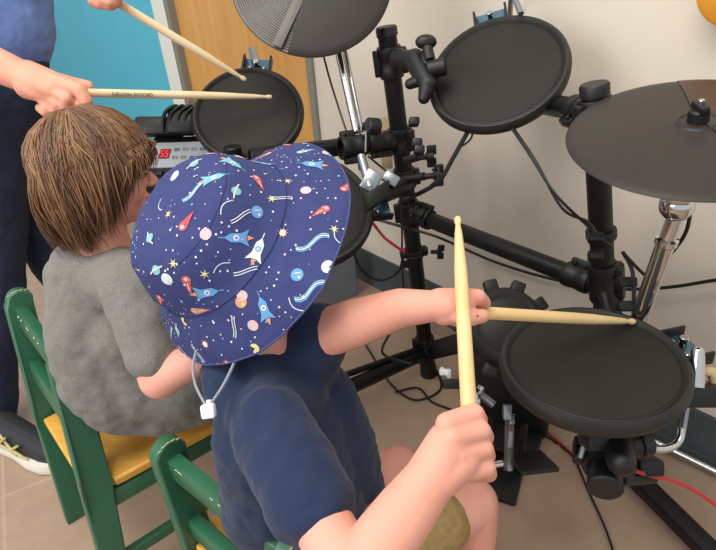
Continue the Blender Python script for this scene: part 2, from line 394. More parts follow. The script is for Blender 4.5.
# arm towards the viewer with end cap, carries the lowest pad
ar0, ar1 = P(603, 446, .785), P(605, 488, .728)
MB().cyl(ar0, ar1, .022, n=36, bev=.002).build('arm_end_tube', M_black, rack)
MB().cyl(P(618, 432, .90), ar0, .02).build('support_arm', M_black, rack)
dn = (ar1-ar0).normalized(); MB().lathe(ar1, dn, [(.0222, -.004), (.0228, .0), (.0205, .002), (0, .002)], 36).build('end_cap', M_knob, rack)
collar(rack, lerp(ar0, ar1, .25), dn, .022, .045, [rt, -rt])
jb = MB(); jb.cap(P(618, 440, .74), P(621, 462, .71), .020, .018); jb.box(P(600, 438, .745), rt*.024, up*.014, fw*.02, bev=.006); jb.cyl(P(620, 448, .735), P(643, 443, .745), .017); jb.cyl(P(636, 444, .74), P(646, 442, .745), .0195)
jb.build('tom_joint', M_plastic, rack)
jb = MB(); jb.box(P(648, 466, .80), rt*.018, up*.012, fw*.014, bev=.005); jb.cyl(P(620, 478, .78), P(652, 476, .83), .011); jb.build('clamp_lug', M_plastic, rack)
MB().tube([P(590, 430, .75), P(580, 458, .745)], .004, 10).build('height_bolt', M_steel, rack)

# ------------------------------------------------------------------ pads
def pad(name, c, n, rad, label, clampdir=None, tint=None, cat='drum pad'):
    c = V(c); n = V(n).normalized(); k = rad/.13
    t = thing(name, c-V((0, 0, .03)), label, cat)
    MB().lathe(c, n, [(rad*.86, .0005), (rad*.885, -.001), (rad*.90, .002), (rad*.93, .0055*k), (rad*.965, .005*k), (rad*.99, 0), (rad, -.007*k), (rad*.99, -.015*k), (rad*.955, -.021*k), (rad*.9, -.024*k), (rad*.86, -.024*k)], 96).build('rim', M_rubber, t)
    MB().lathe(c, n, [(0, .0022), (rad*.5, .0021), (rad*.82, .002), (rad*.865, .0008), (rad*.872, -.0008), (rad*.885, -.001)], 96).build('playing_surface', M_head, t)
    MB().lathe(c, n, [(rad*.93, -.020*k), (rad*.8, -.03*k), (rad*.3, -.034*k), (0, -.034*k)], 64).build('shell', M_plastic, t)
    if clampdir is not None:
        u = V(clampdir); u = (u-n*u.dot(n)).normalized(); s = n.cross(u)
        q = c+u*(rad*1.06)-n*.004
        b = MB(); b.box(q-n*.012, u*.026, s*.030, n*.0025, bev=.001)
        b.build('bracket_plate', M_blueplate, t)
        for g in (-1, 1): MB().box(q+s*(g*.030)-n*.006, u*.028, s*.0022, n*.010, bev=.001).build('bracket_cheek', M_plastic, t)
        b = MB(); b.cyl(q+n*-.012+u*.004, q+n*.012+u*.004, .006, n=14); b.sph(q+s*.016-n*.008, .004, n=10); b.sph(q-s*.016-n*.008, .004, n=10); b.build('clamp_bolt', M_chrome, t)
    return t
p_mid = pad('drum_pad', P(496.5, 71, 1.03), camdir(-.38, .38, .84), .130, 'black round rubber drum pad high in the middle, below a blue clamp', camdir(.03, 1, -.5))
rodb = MB(); rodb.tube(curve([P(521, 14, 1.035), P(514, -4, 1.06), P(512, -12, 1.12), P(510, 20, 1.19), P(512, 65, 1.17), P(522, 99, 1.14)], 8), .0055, 12); rodb.build('mounting_rod', M_steel, p_mid)
p_left = pad('drum_pad', P(248, 113, 1.2), camdir(.0, .33, .94), .120, 'black round rubber drum pad in front of the wooden door, two drumsticks over it', camdir(.08, 1, -.4))
MB().tube([P(257, 68, 1.25), P(252, 50, 1.28)], .009, 12).build('mounting_rod', M_steel, p_left)
p_low = pad('drum_pad', P(592, 361, .765), V((-.05, -.03, 1)), .1235, 'large black rubber drum pad at lower right with a drumstick resting on it', camdir(1, -.08, -.25))
p_hid = pad('drum_pad', P(307, 208, 1.06), camdir(.1, .45, .88), .128, 'black rubber drum pad half hidden behind the brim of the blue hat', camdir(1, .1, -.2))
# chrome L rod and clamp of the lowest pad
b = MB(); b.tube(curve([P(640, 447, .745), P(664, 449, .75), P(678, 442, .755), P(682, 425, .76), P(686, 404, .765)], 8), .0055, 14); b.build('l_rod', M_chrome, p_low)
b = MB(); b.tube([P(682, 428, .757), P(686, 402, .762)], .009, 14, flat=.6); b.build('rod_grip', M_steel, p_low)
b = MB(); b.box(P(694, 393, .77), rt*.030, up*.014, fw*.03, bev=.003); b.build('bracket_block', M_plastic, p_low)
b = MB(); b.tube([P(695, 386, .75), P(698, 352, .75)], [.0125, .0085], 20); b.sph(P(698, 352, .75), .0085, n=16); b.build('clamp_lever', M_chrome, p_low)
b = MB(); b.tube([P(697, 370, .768), P(712, 372, .768), P(716, 384, .77)], .008, 12); b.build('bracket_reflection', M_tan, p_low)  # brownish reflection in the metal mount, painted as a tan tube
# clamp between hidden pad and rack
b = MB(); b.box(P(378, 196, 1.03), (P(386, 186, 1.04)-P(364, 200, 1.02))*.5, up*.016, fw*.02, bev=.003); b.build('bracket_block', M_plastic, p_hid)
b = MB(); b.box(P(371, 181, 1.02), rt*.013-up*.007, up*.017+rt*.009, fw*.005, bev=.003); b.build('clamp_plate', M_steel, p_hid); b = MB(); b.box(P(391, 179, 1.05), rt*.013-up*.008, up*.009+rt*.006, fw*.006, bev=.006); b.build('wing_plate', M_steel, p_hid)
b = MB(); b.tube([P(361, 156, 1.04), P(370, 188, 1.02)], .0085, 16); b.build('l_rod', M_steel, p_hid)
b = MB(); b.tube([P(380, 195, 1.05), P(405, 185, 1.12)], .018, 16); b.build('rod_socket', M_plastic, p_hid)

# ------------------------------------------------------------------ cymbals
def cymbal(c, n, rad, label, hint, a0, a1, groove):
    t = thing('cymbal_pad', V(c), label, 'cymbal pad'); n = V(n).normalized()
    top = [(.0125, .0125), (.026, .0112), (.030, .0095), (.040, .0086), (rad*.55, .006), (rad*.9, .0005), (rad*.985, -.002), (rad, -.0045), (rad*.985, -.0062)]
    MB().lathe(c, n, top, 96, hint=hint, a0=a1, a1=a0+360).build('rubber_surface', M_cym, t)
    if groove:
        pr = [(.0125, .0125), (.030, .0095)]
        r_ = .034
        while r_ < rad*.97:
            z = .0095-(r_-.03)/(rad-.03)*.012; pr += [(r_, z), (r_+.0012, z-.0014), (r_+.0024, z-.0014), (r_+.0034, z)]; r_ += .0042
        pr += [(rad*.985, -.002), (rad, -.0045), (rad*.985, -.0062)]
    else: pr = [(r, z+.0012) for r, z in top]
    MB().lathe(c, n, pr, 48, hint=hint, a0=a0, a1=a1).build('plastic_section', M_cymp if not groove else M_groove, t)
    MB().lathe(c, n, [(rad*.985, -.006), (rad*.3, -.006), (.0, -.004)], 64).build('underside', M_plastic, t)
    a, b_, n = frame(n)
    k = MB(); k.lathe(c, n, [(0, .028), (.010, .028), (.012, .026), (.0125, .008), (.015, .006), (0, .004)], 28); k.box(V(c)+n*.030, a*.0055, b_*.013, n*.005, bev=.002)
    k.build('wing_nut', M_knob, t)
    MB().lathe(c, n, [(.0185, .0115), (.0215, .0135), (.0245, .0125), (.026, .0105)], 40).build('cup_ring', M_knob, t)
    MB().cyl(V(c)+n*.02, V(c)+n*.040, .0035, n=12).build('threaded_tip', M_chrome, t)
    return t
M_groove = mat('grooved_plastic', (84, 80, 75), .32, spec=.6)
cR = P(696, 130, .70); nR = camdir(-.20, .74, .62)
cr_ = cymbal(cR, nR, .153, 'round black cymbal pad at upper right with black wing nut on top', rt, 285, 440-5, False)
b = MB(); b.cyl(P(684, 160, .72), P(679, 202, .725), .010); b.sph(P(677, 205, .725), .0215, n=24); b.cyl(P(668, 198, .70), P(688, 198, .70), .009); b.build('tilter', M_chrome, cr_)
b = MB(); b.cyl(P(677, 213, .73), P(667, 240, .75), .0105, n=24); b.lathe(P(667, 240, .75), P(650, 290, .80)-P(667, 240, .75), [(.010, -.004), (.0145, -.002), (.0145, .006), (.0125, .008)], 28); b.cyl(P(667, 240, .75), P(617, 380, .92), .0122, n=28); b.build('stand_tube', M_chrome, cr_)
b = MB(); b.cyl(P(690, 196, .73), P(690, 180, .73), .006); b.build('sleeve', M_plastic, cr_)
cL = P(311, -24, 1.06); nL = camdir(.03, .03, 1)
cl_ = cymbal(cL, nL, .155, 'round black cymbal pad at the top edge with a ribbed grey section', camdir(-.45, -1, .6), -120+0, 8, True)
a_, b2_, _ = frame(nL, camdir(-.45, -1, .6))
k = MB(); k.box(cL+a_*.092+nL*.006, a_*.060, b2_*.009, nL*.0015, bev=.0005); k.build('band', mat('grey_band', (98, 94, 88), .5), cl_)
b = MB(); b.cyl(P(334, 30, 1.13), P(357, 132, 1.13), .0085, n=20); b.cyl(P(341, 30, 1.14), P(362, 132, 1.14), .0045, n=16); b.cyl(P(357, 128, 1.13), P(362, 170, 1.13), .0075, n=20); b.cyl(cL-nL*.005, P(334, 32, 1.13), .009, n=20); b.build('stand_tube', M_chrome, cl_)

# ------------------------------------------------------------------ kick tower and pedal
kt = thing('kick_drum_pad', G(512, 455), 'black upright kick drum pad tower behind the crossed drumsticks', 'drum pad')
kc = G(508, 440); kf = V((-.45, -.89, 0)).normalized(); ks = V((0, 0, 1)).cross(kf)
b = MB(); b.box(kc-kf*.06-rt*.015+V((0, 0, .14)), ks*.098, kf*.030, V((0, 0, .14)), bev=.012); b.build('tower', M_plastic, kt)
b = MB()
for i in range(7): b.box(kc-kf*.028+V((0, 0, .105+.017*i))-ks*.03, ks*.022, kf*.003, V((0, 0, .003)), bev=.001)
b.build('vent_rib', mat('rib_grey', (52, 52, 52), .5), kt)
b = MB(); b.box(kc-kf*.03+V((0, 0, .012)), ks*.075, kf*.09, V((0, 0, .010)), bev=.006); b.build('base_plate', M_plastic, kt)
wc = P(507, 326, 1.03); wnn = camdir(.0, .25, .95)
b = MB(); b.lathe(wc, wnn, [(0, .012), (.045, .012), (.052, .008), (.060, .010), (.068, .006), (.074, -.004), (.076, -.030), (.07, -.034), (0, -.034)], 64); b.build('pad_housing', M_rubber, kt)
a_, b2_, nn = frame(wnn, up)
b = MB()
for i in range(10):
    an = R(36*i+14); d_ = a_*math.cos(an)+b2_*math.sin(an); b.box(wc+d_*.082-nn*.022, d_*.013, nn.cross(d_)*.013, nn*.010, bev=.004)
b.build('tension_lug', M_rubber, kt)
b = MB(); b.box(lerp(wc, kc+V((0, 0, .2)), .55)-kf*.05, ks*.035, kf*.03, V((0, 0, .09)), bev=.01); b.build('neck', M_plastic, kt)
pd = thing('bass_drum_pedal', G(505, 478), 'black and chrome kick pedal standing low behind the near fist', 'pedal')
b = MB(); pb = G(500, 480, .0); b.box(pb+V((0, 0, .008)), ks*.045, kf*.06, V((0, 0, .006)), bev=.003); b.build('base_plate', M_plastic, pd)
b = MB()
for g in (-1, 1): b.box(pb-kf*.03+ks*(.036*g)+V((0, 0, .08)), ks*.007, kf*.010, V((0, 0, .075)), bev=.003)
b.build('upright', M_black, pd)
b = MB(); b.cyl(P(474, 389, .98), P(494, 405, .97), .007, n=16); b.build('axle', M_steel, pd)
b = MB(); b.box(P(474, 396, .95), rt*.010, up*.014, fw*.008, bev=.003); b.cyl(P(470, 406, .95), P(482, 386, .95), .006); b.build('chain_cam', M_chrome, pd)
b = MB(); s0, s1 = P(510, 405, .97), P(508.5, 470, .98)
b.cyl(s0, s1, .0035, n=12); b.cyl(P(510, 430, .972), P(509, 447, .975), .0065, n=14); b.box(P(507, 412, .965), rt*.007, up*.013, fw*.005, bev=.002); b.sph(P(511, 422, .97), .007, n=12); b.cyl(P(508.7, 462, .98), P(508.4, 470, .98), .008, n=14)
hel = [lerp(s0, s1, .15+.8*i/160)+rt*(.0075*math.cos(i*.9))+fw*(.0075*math.sin(i*.9)) for i in range(161)]; b.tube(hel, .0012, 6); b.build('spring', M_steel, pd)
b = MB(); b.sph(P(492, 476, .96), .008, n=12); b.cyl(P(486, 466, .97), P(503, 463, .97), .006, n=12); b.build('hoop_clamp', M_chrome, pd)
b = MB(); b.box(P(532, 462, 1.0), rt*.035+fw*.01, up*.004, fw*.05, bev=.003); b.build('heel_plate', M_plastic, pd)
b = MB(); b.tube([P(449, 376, 1.06), P(442, 369, 1.10)], .0045, 12); b.box(P(445, 372, 1.08), rt*.011, up*.006, fw*.006, bev=.002); b.build('beater_shaft', M_toggle, pd)
b = MB(); b.box(P(452, 384, 1.04), rt*.018, up*.008, fw*.01, bev=.003); b.build('beater', M_knob, pd)

# ------------------------------------------------------------------ sound module
mod = thing('drum_module', P(178, 150, 1.25), 'grey and black drum sound module with red lit display beside the door', 'sound module')
mn = camdir(-.05, .55, .83); ma, mbv, _ = frame(mn, camdir(0, 1, -.4)); mc = P(200, 158, 1.27)
b = MB(); b.box(mc-mn*.018, ma*.078, mbv*.125, mn*.016, bev=.006); b.build('housing', M_plastic, mod)
b = MB(); b.box(mc+ma*.012, ma*.040, mbv*.118, mn*.002, bev=.001); b.build('front_panel', M_panel, mod)
b = MB(); b.box(mc+ma*.058-mn*.004, ma*.007, mbv*.12, mn*.002, bev=.001); b.build('dark_strip', M_knob, mod)
mleft = P(163, 148, 1.27); dl = (mleft-mc).dot(mbv)
b = MB(); b.box(mc+mbv*dl+ma*.014+mn*.0025, ma*.015, mbv*.012, mn*.001, bev=.0005); b.build('display', M_disp, mod)
b = MB()
for q in (-.005, .005):
    o = mc+mbv*(dl+q)+ma*.014+mn*.0038
    for (yy, zz, L, hz) in ((0, .009, .003, 1), (0, 0, .003, 1), (0, -.009, .003, 1), (.003, .0045, .004, 0), (-.003, -.0045, .004, 0)):
        b.box(o+mbv*yy+ma*zz, (mbv if hz else ma)*L, (ma if hz else mbv)*.0009, mn*.0004, bev=.0001)
b.build('digit', M_led, mod)
sgn = 1 if (P(190, 150, 1.27)-mc).dot(mbv) > (P(170, 150, 1.27)-mc).dot(mbv) else -1
for r_i in range(2):
    for c_i in range(6):
        o = mc+mbv*(dl+sgn*(.026+.020*c_i))+ma*(.026-.026*r_i)+mn*.003
        MB().box(o, ma*.0035, mbv*.006, mn*.0018, bev=.001).build('button', M_steel if (r_i+c_i) % 3 else M_blueplate, mod)
for c_i in range(5):
    o = mc+mbv*(dl+sgn*(.0+.020*c_i))-ma*.045+mn*.001; MB().box(o, ma*.008, mbv*.007, mn*.004, bev=.002).build('key', M_knob, mod)
b = MB(); b.box(P(160, 127, 1.31), rt*.055, up*.022, fw*.02, bev=.012); b.box(P(182, 122, 1.30), rt*.03, up*.03, fw*.02, bev=.012); b.build('connector_bank', M_plastic, mod)
hl = thing('cable_bundle', P(175, 112, 1.3), 'looped black cables above the sound module', 'cable')
for i, x in enumerate((168, 175, 183, 190)):
    MB().tube(curve([P(x-5, 132, 1.29), P(x-4, 115, 1.28), P(x+4, 107, 1.28), P(x+10, 108, 1.29), P(x+8, 124, 1.31)], 6), .0045, 10).build('cable', M_cable, hl)

# ------------------------------------------------------------------ cables and small things
def cable(pts, r, m, label, n=8, name='cable'): 
    o = MB().tube(curve(pts, n), r, 8).build(name, m); return tag(o, label, 'cable')
cable([P(506, 120, .99), P(530, 155, .95), P(556, 195, .92), P(590, 228, .90), P(612, 248, .87)], .0024, M_cable, 'thin black cable from the middle pad down to the right post')
cable([P(509, 122, 1.0), P(535, 160, .96), P(562, 208, .93), P(588, 222, .9), P(600, 240, .88)], .0024, M_cable, 'second black cable beside the one sagging to the right post')
cable([P(470, 128, 1.03), P(462, 142, 1.04), P(452, 160, 1.05), P(440, 180, 1.06), P(422, 192, 1.08), P(404, 200, 1.14)], .0045, M_cable, 'thick black cable sloping from the middle pad to the left post')
cable([P(474, 128, 1.03), P(470, 140, 1.04), P(460, 146, 1.045), P(464, 136, 1.04), P(468, 129, 1.03)], .002, M_cable, 'small black cable loop under the edge of the middle pad')
cable([P(430, 186, 1.06), P(438, 178, 1.05), P(438, 168, 1.05), P(432, 170, 1.06)], .002, M_cable, 'small black cable loop beside the lower wing knob')
cable([P(321, 46, 1.15), P(330, 80, 1.15), P(340, 112, 1.15), P(348, 136, 1.14)], .0022, M_cable, 'black cable hanging from the ribbed cymbal pad to the clamp')
cable([P(368, 156, 1.1), P(380, 166, 1.11), P(392, 176, 1.11), P(398, 184, 1.12)], .0022, M_cable, 'short black cable under the upper left tube')
def Wp(x, y, off):                                      # on the wall, off metres in front of it
    d = D(x, y); t = (wn.dot(BL-CP)+off)/wn.dot(d); return CP+d*t
cable([Wp(366, 217, .03), P(400, 226, 1.28), Wp(440, 238, .05), Wp(490, 260, .02), Wp(540, 276, .02), Wp(600, 288, .02), Wp(660, 288, .02), Wp(716, 280, .02), Wp(760, 274, .02)], .0038, M_cable, 'long black cable running along the wall behind the rack')
cable([P(622, 252, .84), P(650, 278, .84), P(664, 262, .80), P(684, 236, .76), P(690, 214, .74), P(688, 204, .73)], .0026, M_cable, 'black cable looping up to the chrome cymbal tilter')
cable([P(623, 252, .85), P(632, 270, .85), P(634, 296, .85), P(633, 316, .86)], .003, M_cable, 'black cable down beside the right post')
cable([P(372, 222, 1.08), P(383, 236, 1.09), P(390, 242, 1.1), P(404, 252, 1.14)], .0030, M_red, 'short red cable behind the half hidden pad')
cable([P(400, 206, 1.13), P(402, 230, 1.14), P(402, 262, 1.16), P(404, 292, 1.2)], .002, M_cable, 'thin black cable hanging beside the left post')
cable([P(350, 244, 1.1), P(362, 270, 1.18), P(380, 280, 1.2), P(398, 272, 1.2), P(404, 254, 1.16)], .003, M_cable, 'black cable in a hanging loop left of the left post')
cable([G(360, 335, .004), G(375, 360, .004), G(392, 385, .004), G(415, 400, .004), G(440, 390, .004), G(436, 370, .004), G(418, 362, .004)], .003, M_cable, 'black cable coiled on the floor by the rack foot')
cable([G(395, 392, .004), G(418, 388, .004), G(432, 402, .004), G(452, 410, .004), G(470, 420, .004)], .003, M_cable, 'black floor cable leading to the kick pedal')
cable([P(391, 331, 1.3), P(382, 350, 1.3), P(390, 358, 1.3), P(412, 364, 1.25)], .003, M_cable, 'stiff black cable bent over the rack foot tube')
cable([G(520, 404, .03), G(545, 430, .005), G(566, 448, .005), G(576, 458, .005)], .0028, M_red, 'red cable on the floor left of the lowest pad clamp')
cable([G(560, 445, .005), G(574, 458, .005), G(588, 490, .005), G(604, 525, .005), G(615, 556, .005)], .0024, M_cable, 'dark cable crossing the floor at lower right')
cable([P(626, 468, .76), P(652, 476, .80), P(676, 482, .82), P(700, 494, .84), P(730, 516, .86)], .0030, M_red, 'bright red cable leading off the right edge')
cable([G(525, 433, .004), G(545, 436, .004), G(558, 444, .004)], .0022, M_cable, 'short thin cable on the floor beside the kick tower')
tag(MB().tube([G(640, 434, .02), G(730, 478, .02)], .008, 20).build('stand_leg', M_chrome), 'chrome tube lying along the floor by the right baseboard', 'stand leg')
tb = MB(); bx = G(358, 295); tb.box(bx+wn*.0-wu*-.10+V((0, 0, .085))+wn*.0+V((-.02, .06, 0)), wu*.06, wn*.09, V((0, 0, .085)), bev=.004)
gb = MB(); e1 = bx; e2 = G(318, 311); ed = (e2-e1).normalized(); en = V((-ed.y, ed.x, 0)); en = en if en.y > 0 else -en
L_ = .26; gb.box(e1+ed*L_/2+en*.06+V((0, 0, .085)), ed*L_/2, en*.06, V((0, 0, .085)), bev=.004)
tag(gb.build('storage_box', M_box, smooth=False), 'low grey box on the floor behind the hat brim', 'box')
ww = MB(); wcn = Wp(737, -14, .05); ww.lathe(wcn-wn*.04, wn, [(0, 0), (.055, 0), (.06, .004), (.06, .036), (.055, .04), (0, .04)], 48)
tag(ww.build('wooden_disc', M_amber), 'rounded amber wooden edge at the top right corner of the wall', 'decoration')
tg = MB(); tg.box(P(387, 143, 1.32), rt*.013, up*.060, fw*.003, bev=.001)
tag(tg.build('wooden_strip', M_tan), 'pale tan strip upright behind the left rack post', 'strip')

# ------------------------------------------------------------------ chairs
def chair(sm, tm, lat, wid, seatz, topz, label, seatlen=.26, gap=.145):
    """sm, tm: middle of the back at seat and at the top; lat: direction along the back"""
    X = V(lat).normalized(); Fd = V((0, 0, 1)).cross(X); Fd = Fd.normalized()
    base = V((sm.x, sm.y, 0)); t = thing('wooden_chair', base, label, 'chair', 'green wooden child chairs')
    lean = (tm-sm).dot(Fd); 
    lx = (tm-sm).dot(X)
    Z = V((0, 0, 1)); th = .023; wd = .050
    def cl(z):
        if z < seatz: return -.034*(1-z/seatz)
        q = (z-seatz)/(topz-seatz); return lean*q
    def cx(z): return 0 if z < seatz else lx*(z-seatz)/(topz-seatz)
    for sgn_ in (-1, 1):
        o = []; zs = [topz*i/16 for i in range(17)]; zs[-1] = topz-wd/2
        for z in zs: o.append((cl(z)+wd/2*(.8+.2*min(1, z/seatz)), z))
        for i in range(1, 10): a = math.pi*i/10; o.append((cl(topz)+wd/2*math.cos(a), topz-wd/2+wd/2*math.sin(a)))
        for z in reversed(zs): o.append((cl(z)-wd/2*(.8+.2*min(1, z/seatz)), z))
        b = MB(); n = len(o); A = []; B = []
        for f_, z in o:
            q = base+X*(sgn_*(wid/2)+cx(z))+Fd*f_+Z*z; A.append(q-X*th/2); B.append(q+X*th/2)
        b.add(A+B, [list(range(n))[::-1], [n+i for i in range(n)]]+[[i, (i+1) % n, n+(i+1) % n, n+i] for i in range(n)])
        ob = b.build('back_post', M_green, t, angle=35)
        bv = ob.modifiers.new('b', 'BEVEL'); bv.width = .003; bv.segments = 2; bv.limit_method = 'ANGLE'
        # worn paint along the rounded top edge
        wv = MB()
        for k_ in range(3, 8):
            a = math.pi*k_/10; z_ = topz-wd/2+wd/2*math.sin(a)
            q = base+X*(sgn_*(wid/2)+cx(topz)+th/2*.86)+Fd*(cl(topz)+wd/2*math.cos(a))+Z*(z_+.0002)
            wv.sph(q, (.0011, .0042, .0011), (X, Fd, Z), n=8)
        wv.build('worn_edge', M_chip, t)
    for dz in (.045, gap):
        z = topz-dz; c = base+X*cx(z)+Fd*cl(z)+Z*z; zt = (tm-sm).normalized()
        b = MB(); nrm = X.cross(zt).normalized(); b.box(c, X*(wid/2-.008), zt*.019, nrm*.011, bev=.003); b.build('back_rail', M_green, t)
    if 1:
        b = MB()
        for k_ in range(7):
            z = topz-.045; q = base+X*(cx(z)+random.uniform(-.4, .4)*wid)+Fd*(cl(z)-.0105)+Z*(z+.0155)
            b.sph(q, (.004, .0012, .0012), (X, Fd, Z), n=6)
        b.build('paint_chip', M_chip, t)
    fwid = wid*1.2; q0 = Fd*-.012
    o = [base+X*(-wid/2+.012)+q0, base+X*(wid/2-.012)+q0, base+X*(wid/2-.012)+Fd*.027, base+X*(wid/2+.006)+Fd*.03, base+X*fwid/2+Fd*seatlen, base-X*fwid/2+Fd*seatlen, base-X*(wid/2+.006)+Fd*.03, base-X*(wid/2-.012)+Fd*.027]
    b = MB(); b.prism([p+Z*(seatz-.008) for p in o], Z*.018); ob = b.build('seat', M_seat, t, angle=30); bv = ob.modifiers.new('b', 'BEVEL'); bv.width = .004; bv.segments = 2; bv.limit_method = 'ANGLE'
    def board(p, q, hh, tt, name, m): 
        d_ = (q-p); b = MB(); b.box((p+q)/2, d_/2, Z*hh, Z.cross(d_).normalized()*tt, bev=.002); b.build(name, m, t)
    zz = Z*(seatz-.032); 
    for sgn_ in (-1, 1):
        board(base+X*(sgn_*(wid/2-.004))+zz+Fd*.0, base+X*(sgn_*(fwid/2-.018))+Fd*(seatlen-.02)+zz, .018, .008, 'apron', M_green)
        fl = base+X*(sgn_*(fwid/2-.018))+Fd*(seatlen-.03); b = MB(); b.box(fl+Z*(seatz-.01)/2, X*.014, Fd*.014, Z*(seatz-.012)/2, bev=.003); b.build('front_leg', M_green, t)
        board(base+X*(sgn_*(wid/2-.004))+Z*.10-Fd*.02, fl+Z*.10, .011, .008, 'stretcher', M_green)
    board(base-X*(fwid/2-.02)+Fd*(seatlen-.03)+zz, base+X*(fwid/2-.02)+Fd*(seatlen-.03)+zz, .018, .008, 'apron', M_green)
    board(base-X*wid/2+zz, base+X*wid/2+zz, .018, .008, 'apron', M_green)
    return t
s1_, s2_ = G(47, 424, .28), G(98, 482, .28); t1_, t2_ = G(13, 287, .52), G(61, 347, .52)
chair((s1_+s2_)/2, (t1_+t2_)/2, (t1_-t2_)*-1, .262, .28, .52, 'green wooden child chair with yellow seat under the boy in grey')
u1_, u2_ = G(164, 440, .47), G(290, 538, .47)
cm = (u1_+u2_)/2; xd = (u2_-u1_).normalized(); fd = V((0, 0, 1)).cross(xd)
chair(V((cm.x, cm.y, .245))+fd*.0, cm, xd, (u2_-u1_).length, .245, .47, 'green wooden child chair at the bottom edge behind the child in the hat', gap=.178)

# ------------------------------------------------------------------ drumsticks
def stick(a, b, r, m, label):
    a = V(a); b = V(b); L = (b-a).length; n = (b-a).normalized()
    # butt at a, tip at b
    pr = [(0, 0), (r*.7, .0015), (r, .006), (r, L*.62), (r*.93, L*.72), (r*.62, L*.90), (r*.42, L-.016), (r*.40, L-.013), (r*.58, L-.009), (r*.6, L-.005), (r*.42, L-.001), (0, L)]
    t = thing('drumstick', lerp(a, b, .5), label, 'drumstick', 'drumsticks')
    MB().lathe(a, n, pr[:-5], 20).build('shaft', m, t); MB().lathe(a, n, pr[-6:], 20).build('tip', m, t); return t
stA = (P(72, 92.5, 1.00), P(272, 97, 1.17)); stB = (P(98, -9, 1.00), P(246, 80, 1.16))
sA = stick(stA[0], stA[1], .0076, M_stickp, 'pale drumstick with dark lettering held level by the adult over the pad')
sB = stick(stB[0], stB[1], .0076, M_stickp, 'pale drumstick slanting down from the adult hand at the top edge')
nl = (p_low.location)
def pl_hit(x, y):                                         # just above the lowest pad
    c = P(592, 361, .765); n = V((-.05, -.03, 1)).normalized(); d = D(x, y); return CP+d*((c-CP).dot(n)/d.dot(n)) + n*.006
stC = (P(452, 311, .655), pl_hit(634, 325)); stD = (P(471, 445, .515), P(457.5, 217, .70))
stick(stC[0], stC[1], .0078, M_stick, 'drumstick lying across the lowest pad in the far hand of the hat child')
stick(stD[0], stD[1], .0078, M_stick, 'upright drumstick held in the near fist of the hat child')
# lettering along the level stick (read from the other side)
def text_on(s, body, p, along, outn, size, m, par):
    cu = bpy.data.curves.new('t', 'FONT'); cu.body = body; cu.size = size; cu.extrude = .0001; cu.align_x = 'CENTER'; cu.align_y = 'CENTER'
    o = bpy.data.objects.new('t', cu); COL.objects.link(o); dg = bpy.context.evaluated_depsgraph_get(); dg.update()
    me = bpy.data.meshes.new_from_object(o.evaluated_get(dg)); bpy.data.objects.remove(o)
    x = V(along).normalized(); n = V(outn); n = (n-x*n.dot(x)).normalized(); y = n.cross(x)
    me.transform(WM[par].inverted() @ Matrix.Translation(p) @ Matrix((x, y, n)).transposed().to_4x4())
    me.materials.clear(); me.materials.append(m); ob = bpy.data.objects.new(s, me); COL.objects.link(ob); ob.parent = par; WM[ob] = WM[par].copy(); return ob
ax_ = (stA[1]-stA[0]).normalized(); on = (-fw-ax_*(-fw).dot(ax_)).normalized(); on = (on-up*.45).normalized()
text_on('lettering', 'GROOVE MASTERS', lerp(stA[0], stA[1], .27)+on*.0079, -ax_, on, .0085, M_ink, sA)

# ------------------------------------------------------------------ people
Z3 = V((0, 0, 1))
def hframe(Fd, U):
    Fd = V(Fd).normalized(); U = V(U); U = (U-Fd*U.dot(Fd)).normalized(); return Fd, U.cross(Fd), U     # forward, left, up
def head_volumes(b, c, fr, h):
    Fd, L, U = fr
    q = lambda f, s, u: c+Fd*(f*h)+L*(s*h)+U*(u*h)
    e = lambda f, s, u, rf, rs, ru: b.sph(q(f, s, u), (rf*h, rs*h, ru*h), fr, n=24)
    e(-.04, 0, .14, .40, .335, .36); e(.09, 0, -.10, .27, .27, .36); e(.17, 0, -.31, .15, .17, .13)
    for s in (-1, 1):
        e(.20, .15*s, -.15, .12, .11, .13); e(.395, .045*s, -.125, .032, .03, .026); e(-.02, .335*s, -.06, .06, .035, .105); e(.30, .13*s, .085, .06, .10, .035)
    b.cap(q(.34, 0, .03), q(.43, 0, -.105), .035*h, .045*h)
    e(.355, 0, -.225, .04, .095, .020); e(.345, 0, -.268, .042, .08, .022); e(.27, 0, -.40, .075, .08, .07)
def head_parts(par, c, fr, h, lids=True):
    Fd, L, U = fr; q = lambda f, s, u: c+Fd*(f*h)+L*(s*h)+U*(u*h)
    for s in (-1, 1):
        e = q(.305, .135*s, .0); b = MB(); b.sph(e, .058*h, fr, n=20, m=M_eye); g = (Fd+L*(.12*s)-U*.35).normalized()
        b.lathe(e+g*.050*h, g, [(.034*h, 0), (.030*h, .007*h), (.015*h, .0125*h), (0, .0135*h)], 20, M_iris)
        b.build('eye', M_eye, par)
        b = MB(); b.lathe(e, U, [(.068*h*math.cos(R(t)), .068*h*math.sin(R(t))) for t in (-16, 0, 15, 30, 45, 60, 75, 90)], 24); b.build('eyelid', par['skin_'], par) if 'skin_' in par else b.build('eyelid', M_skin, par)
        b = MB(); b.tube(curve([e+Fd*.066*h*math.cos(a)+L*.07*h*math.sin(a)-U*.020*h for a in (-1.1, -.5, 0, .5, 1.1)], 4), .006*h, 6); b.build('lashes', M_lash, par)
        b = MB(); b.tube(curve([q(.345, .06*s, .105), q(.335, .14*s, .125), q(.285, .22*s, .10)], 4), [.004*h]+[.011*h]*7+[.004*h], 8, flat=.6); b.build('eyebrow', M_lash, par)
def lip_paint(c, fr, h):
    Fd, L, U = fr; a = c+Fd*(.38*h)-U*(.245*h)
    def f(p):
        d = p-a; return 1 if (abs(d.dot(Fd)) < .045*h and abs(d.dot(L)) < .09*h*(1-abs(d.dot(U))/(.06*h)) and abs(d.dot(U)) < .045*h) else 0
    return f
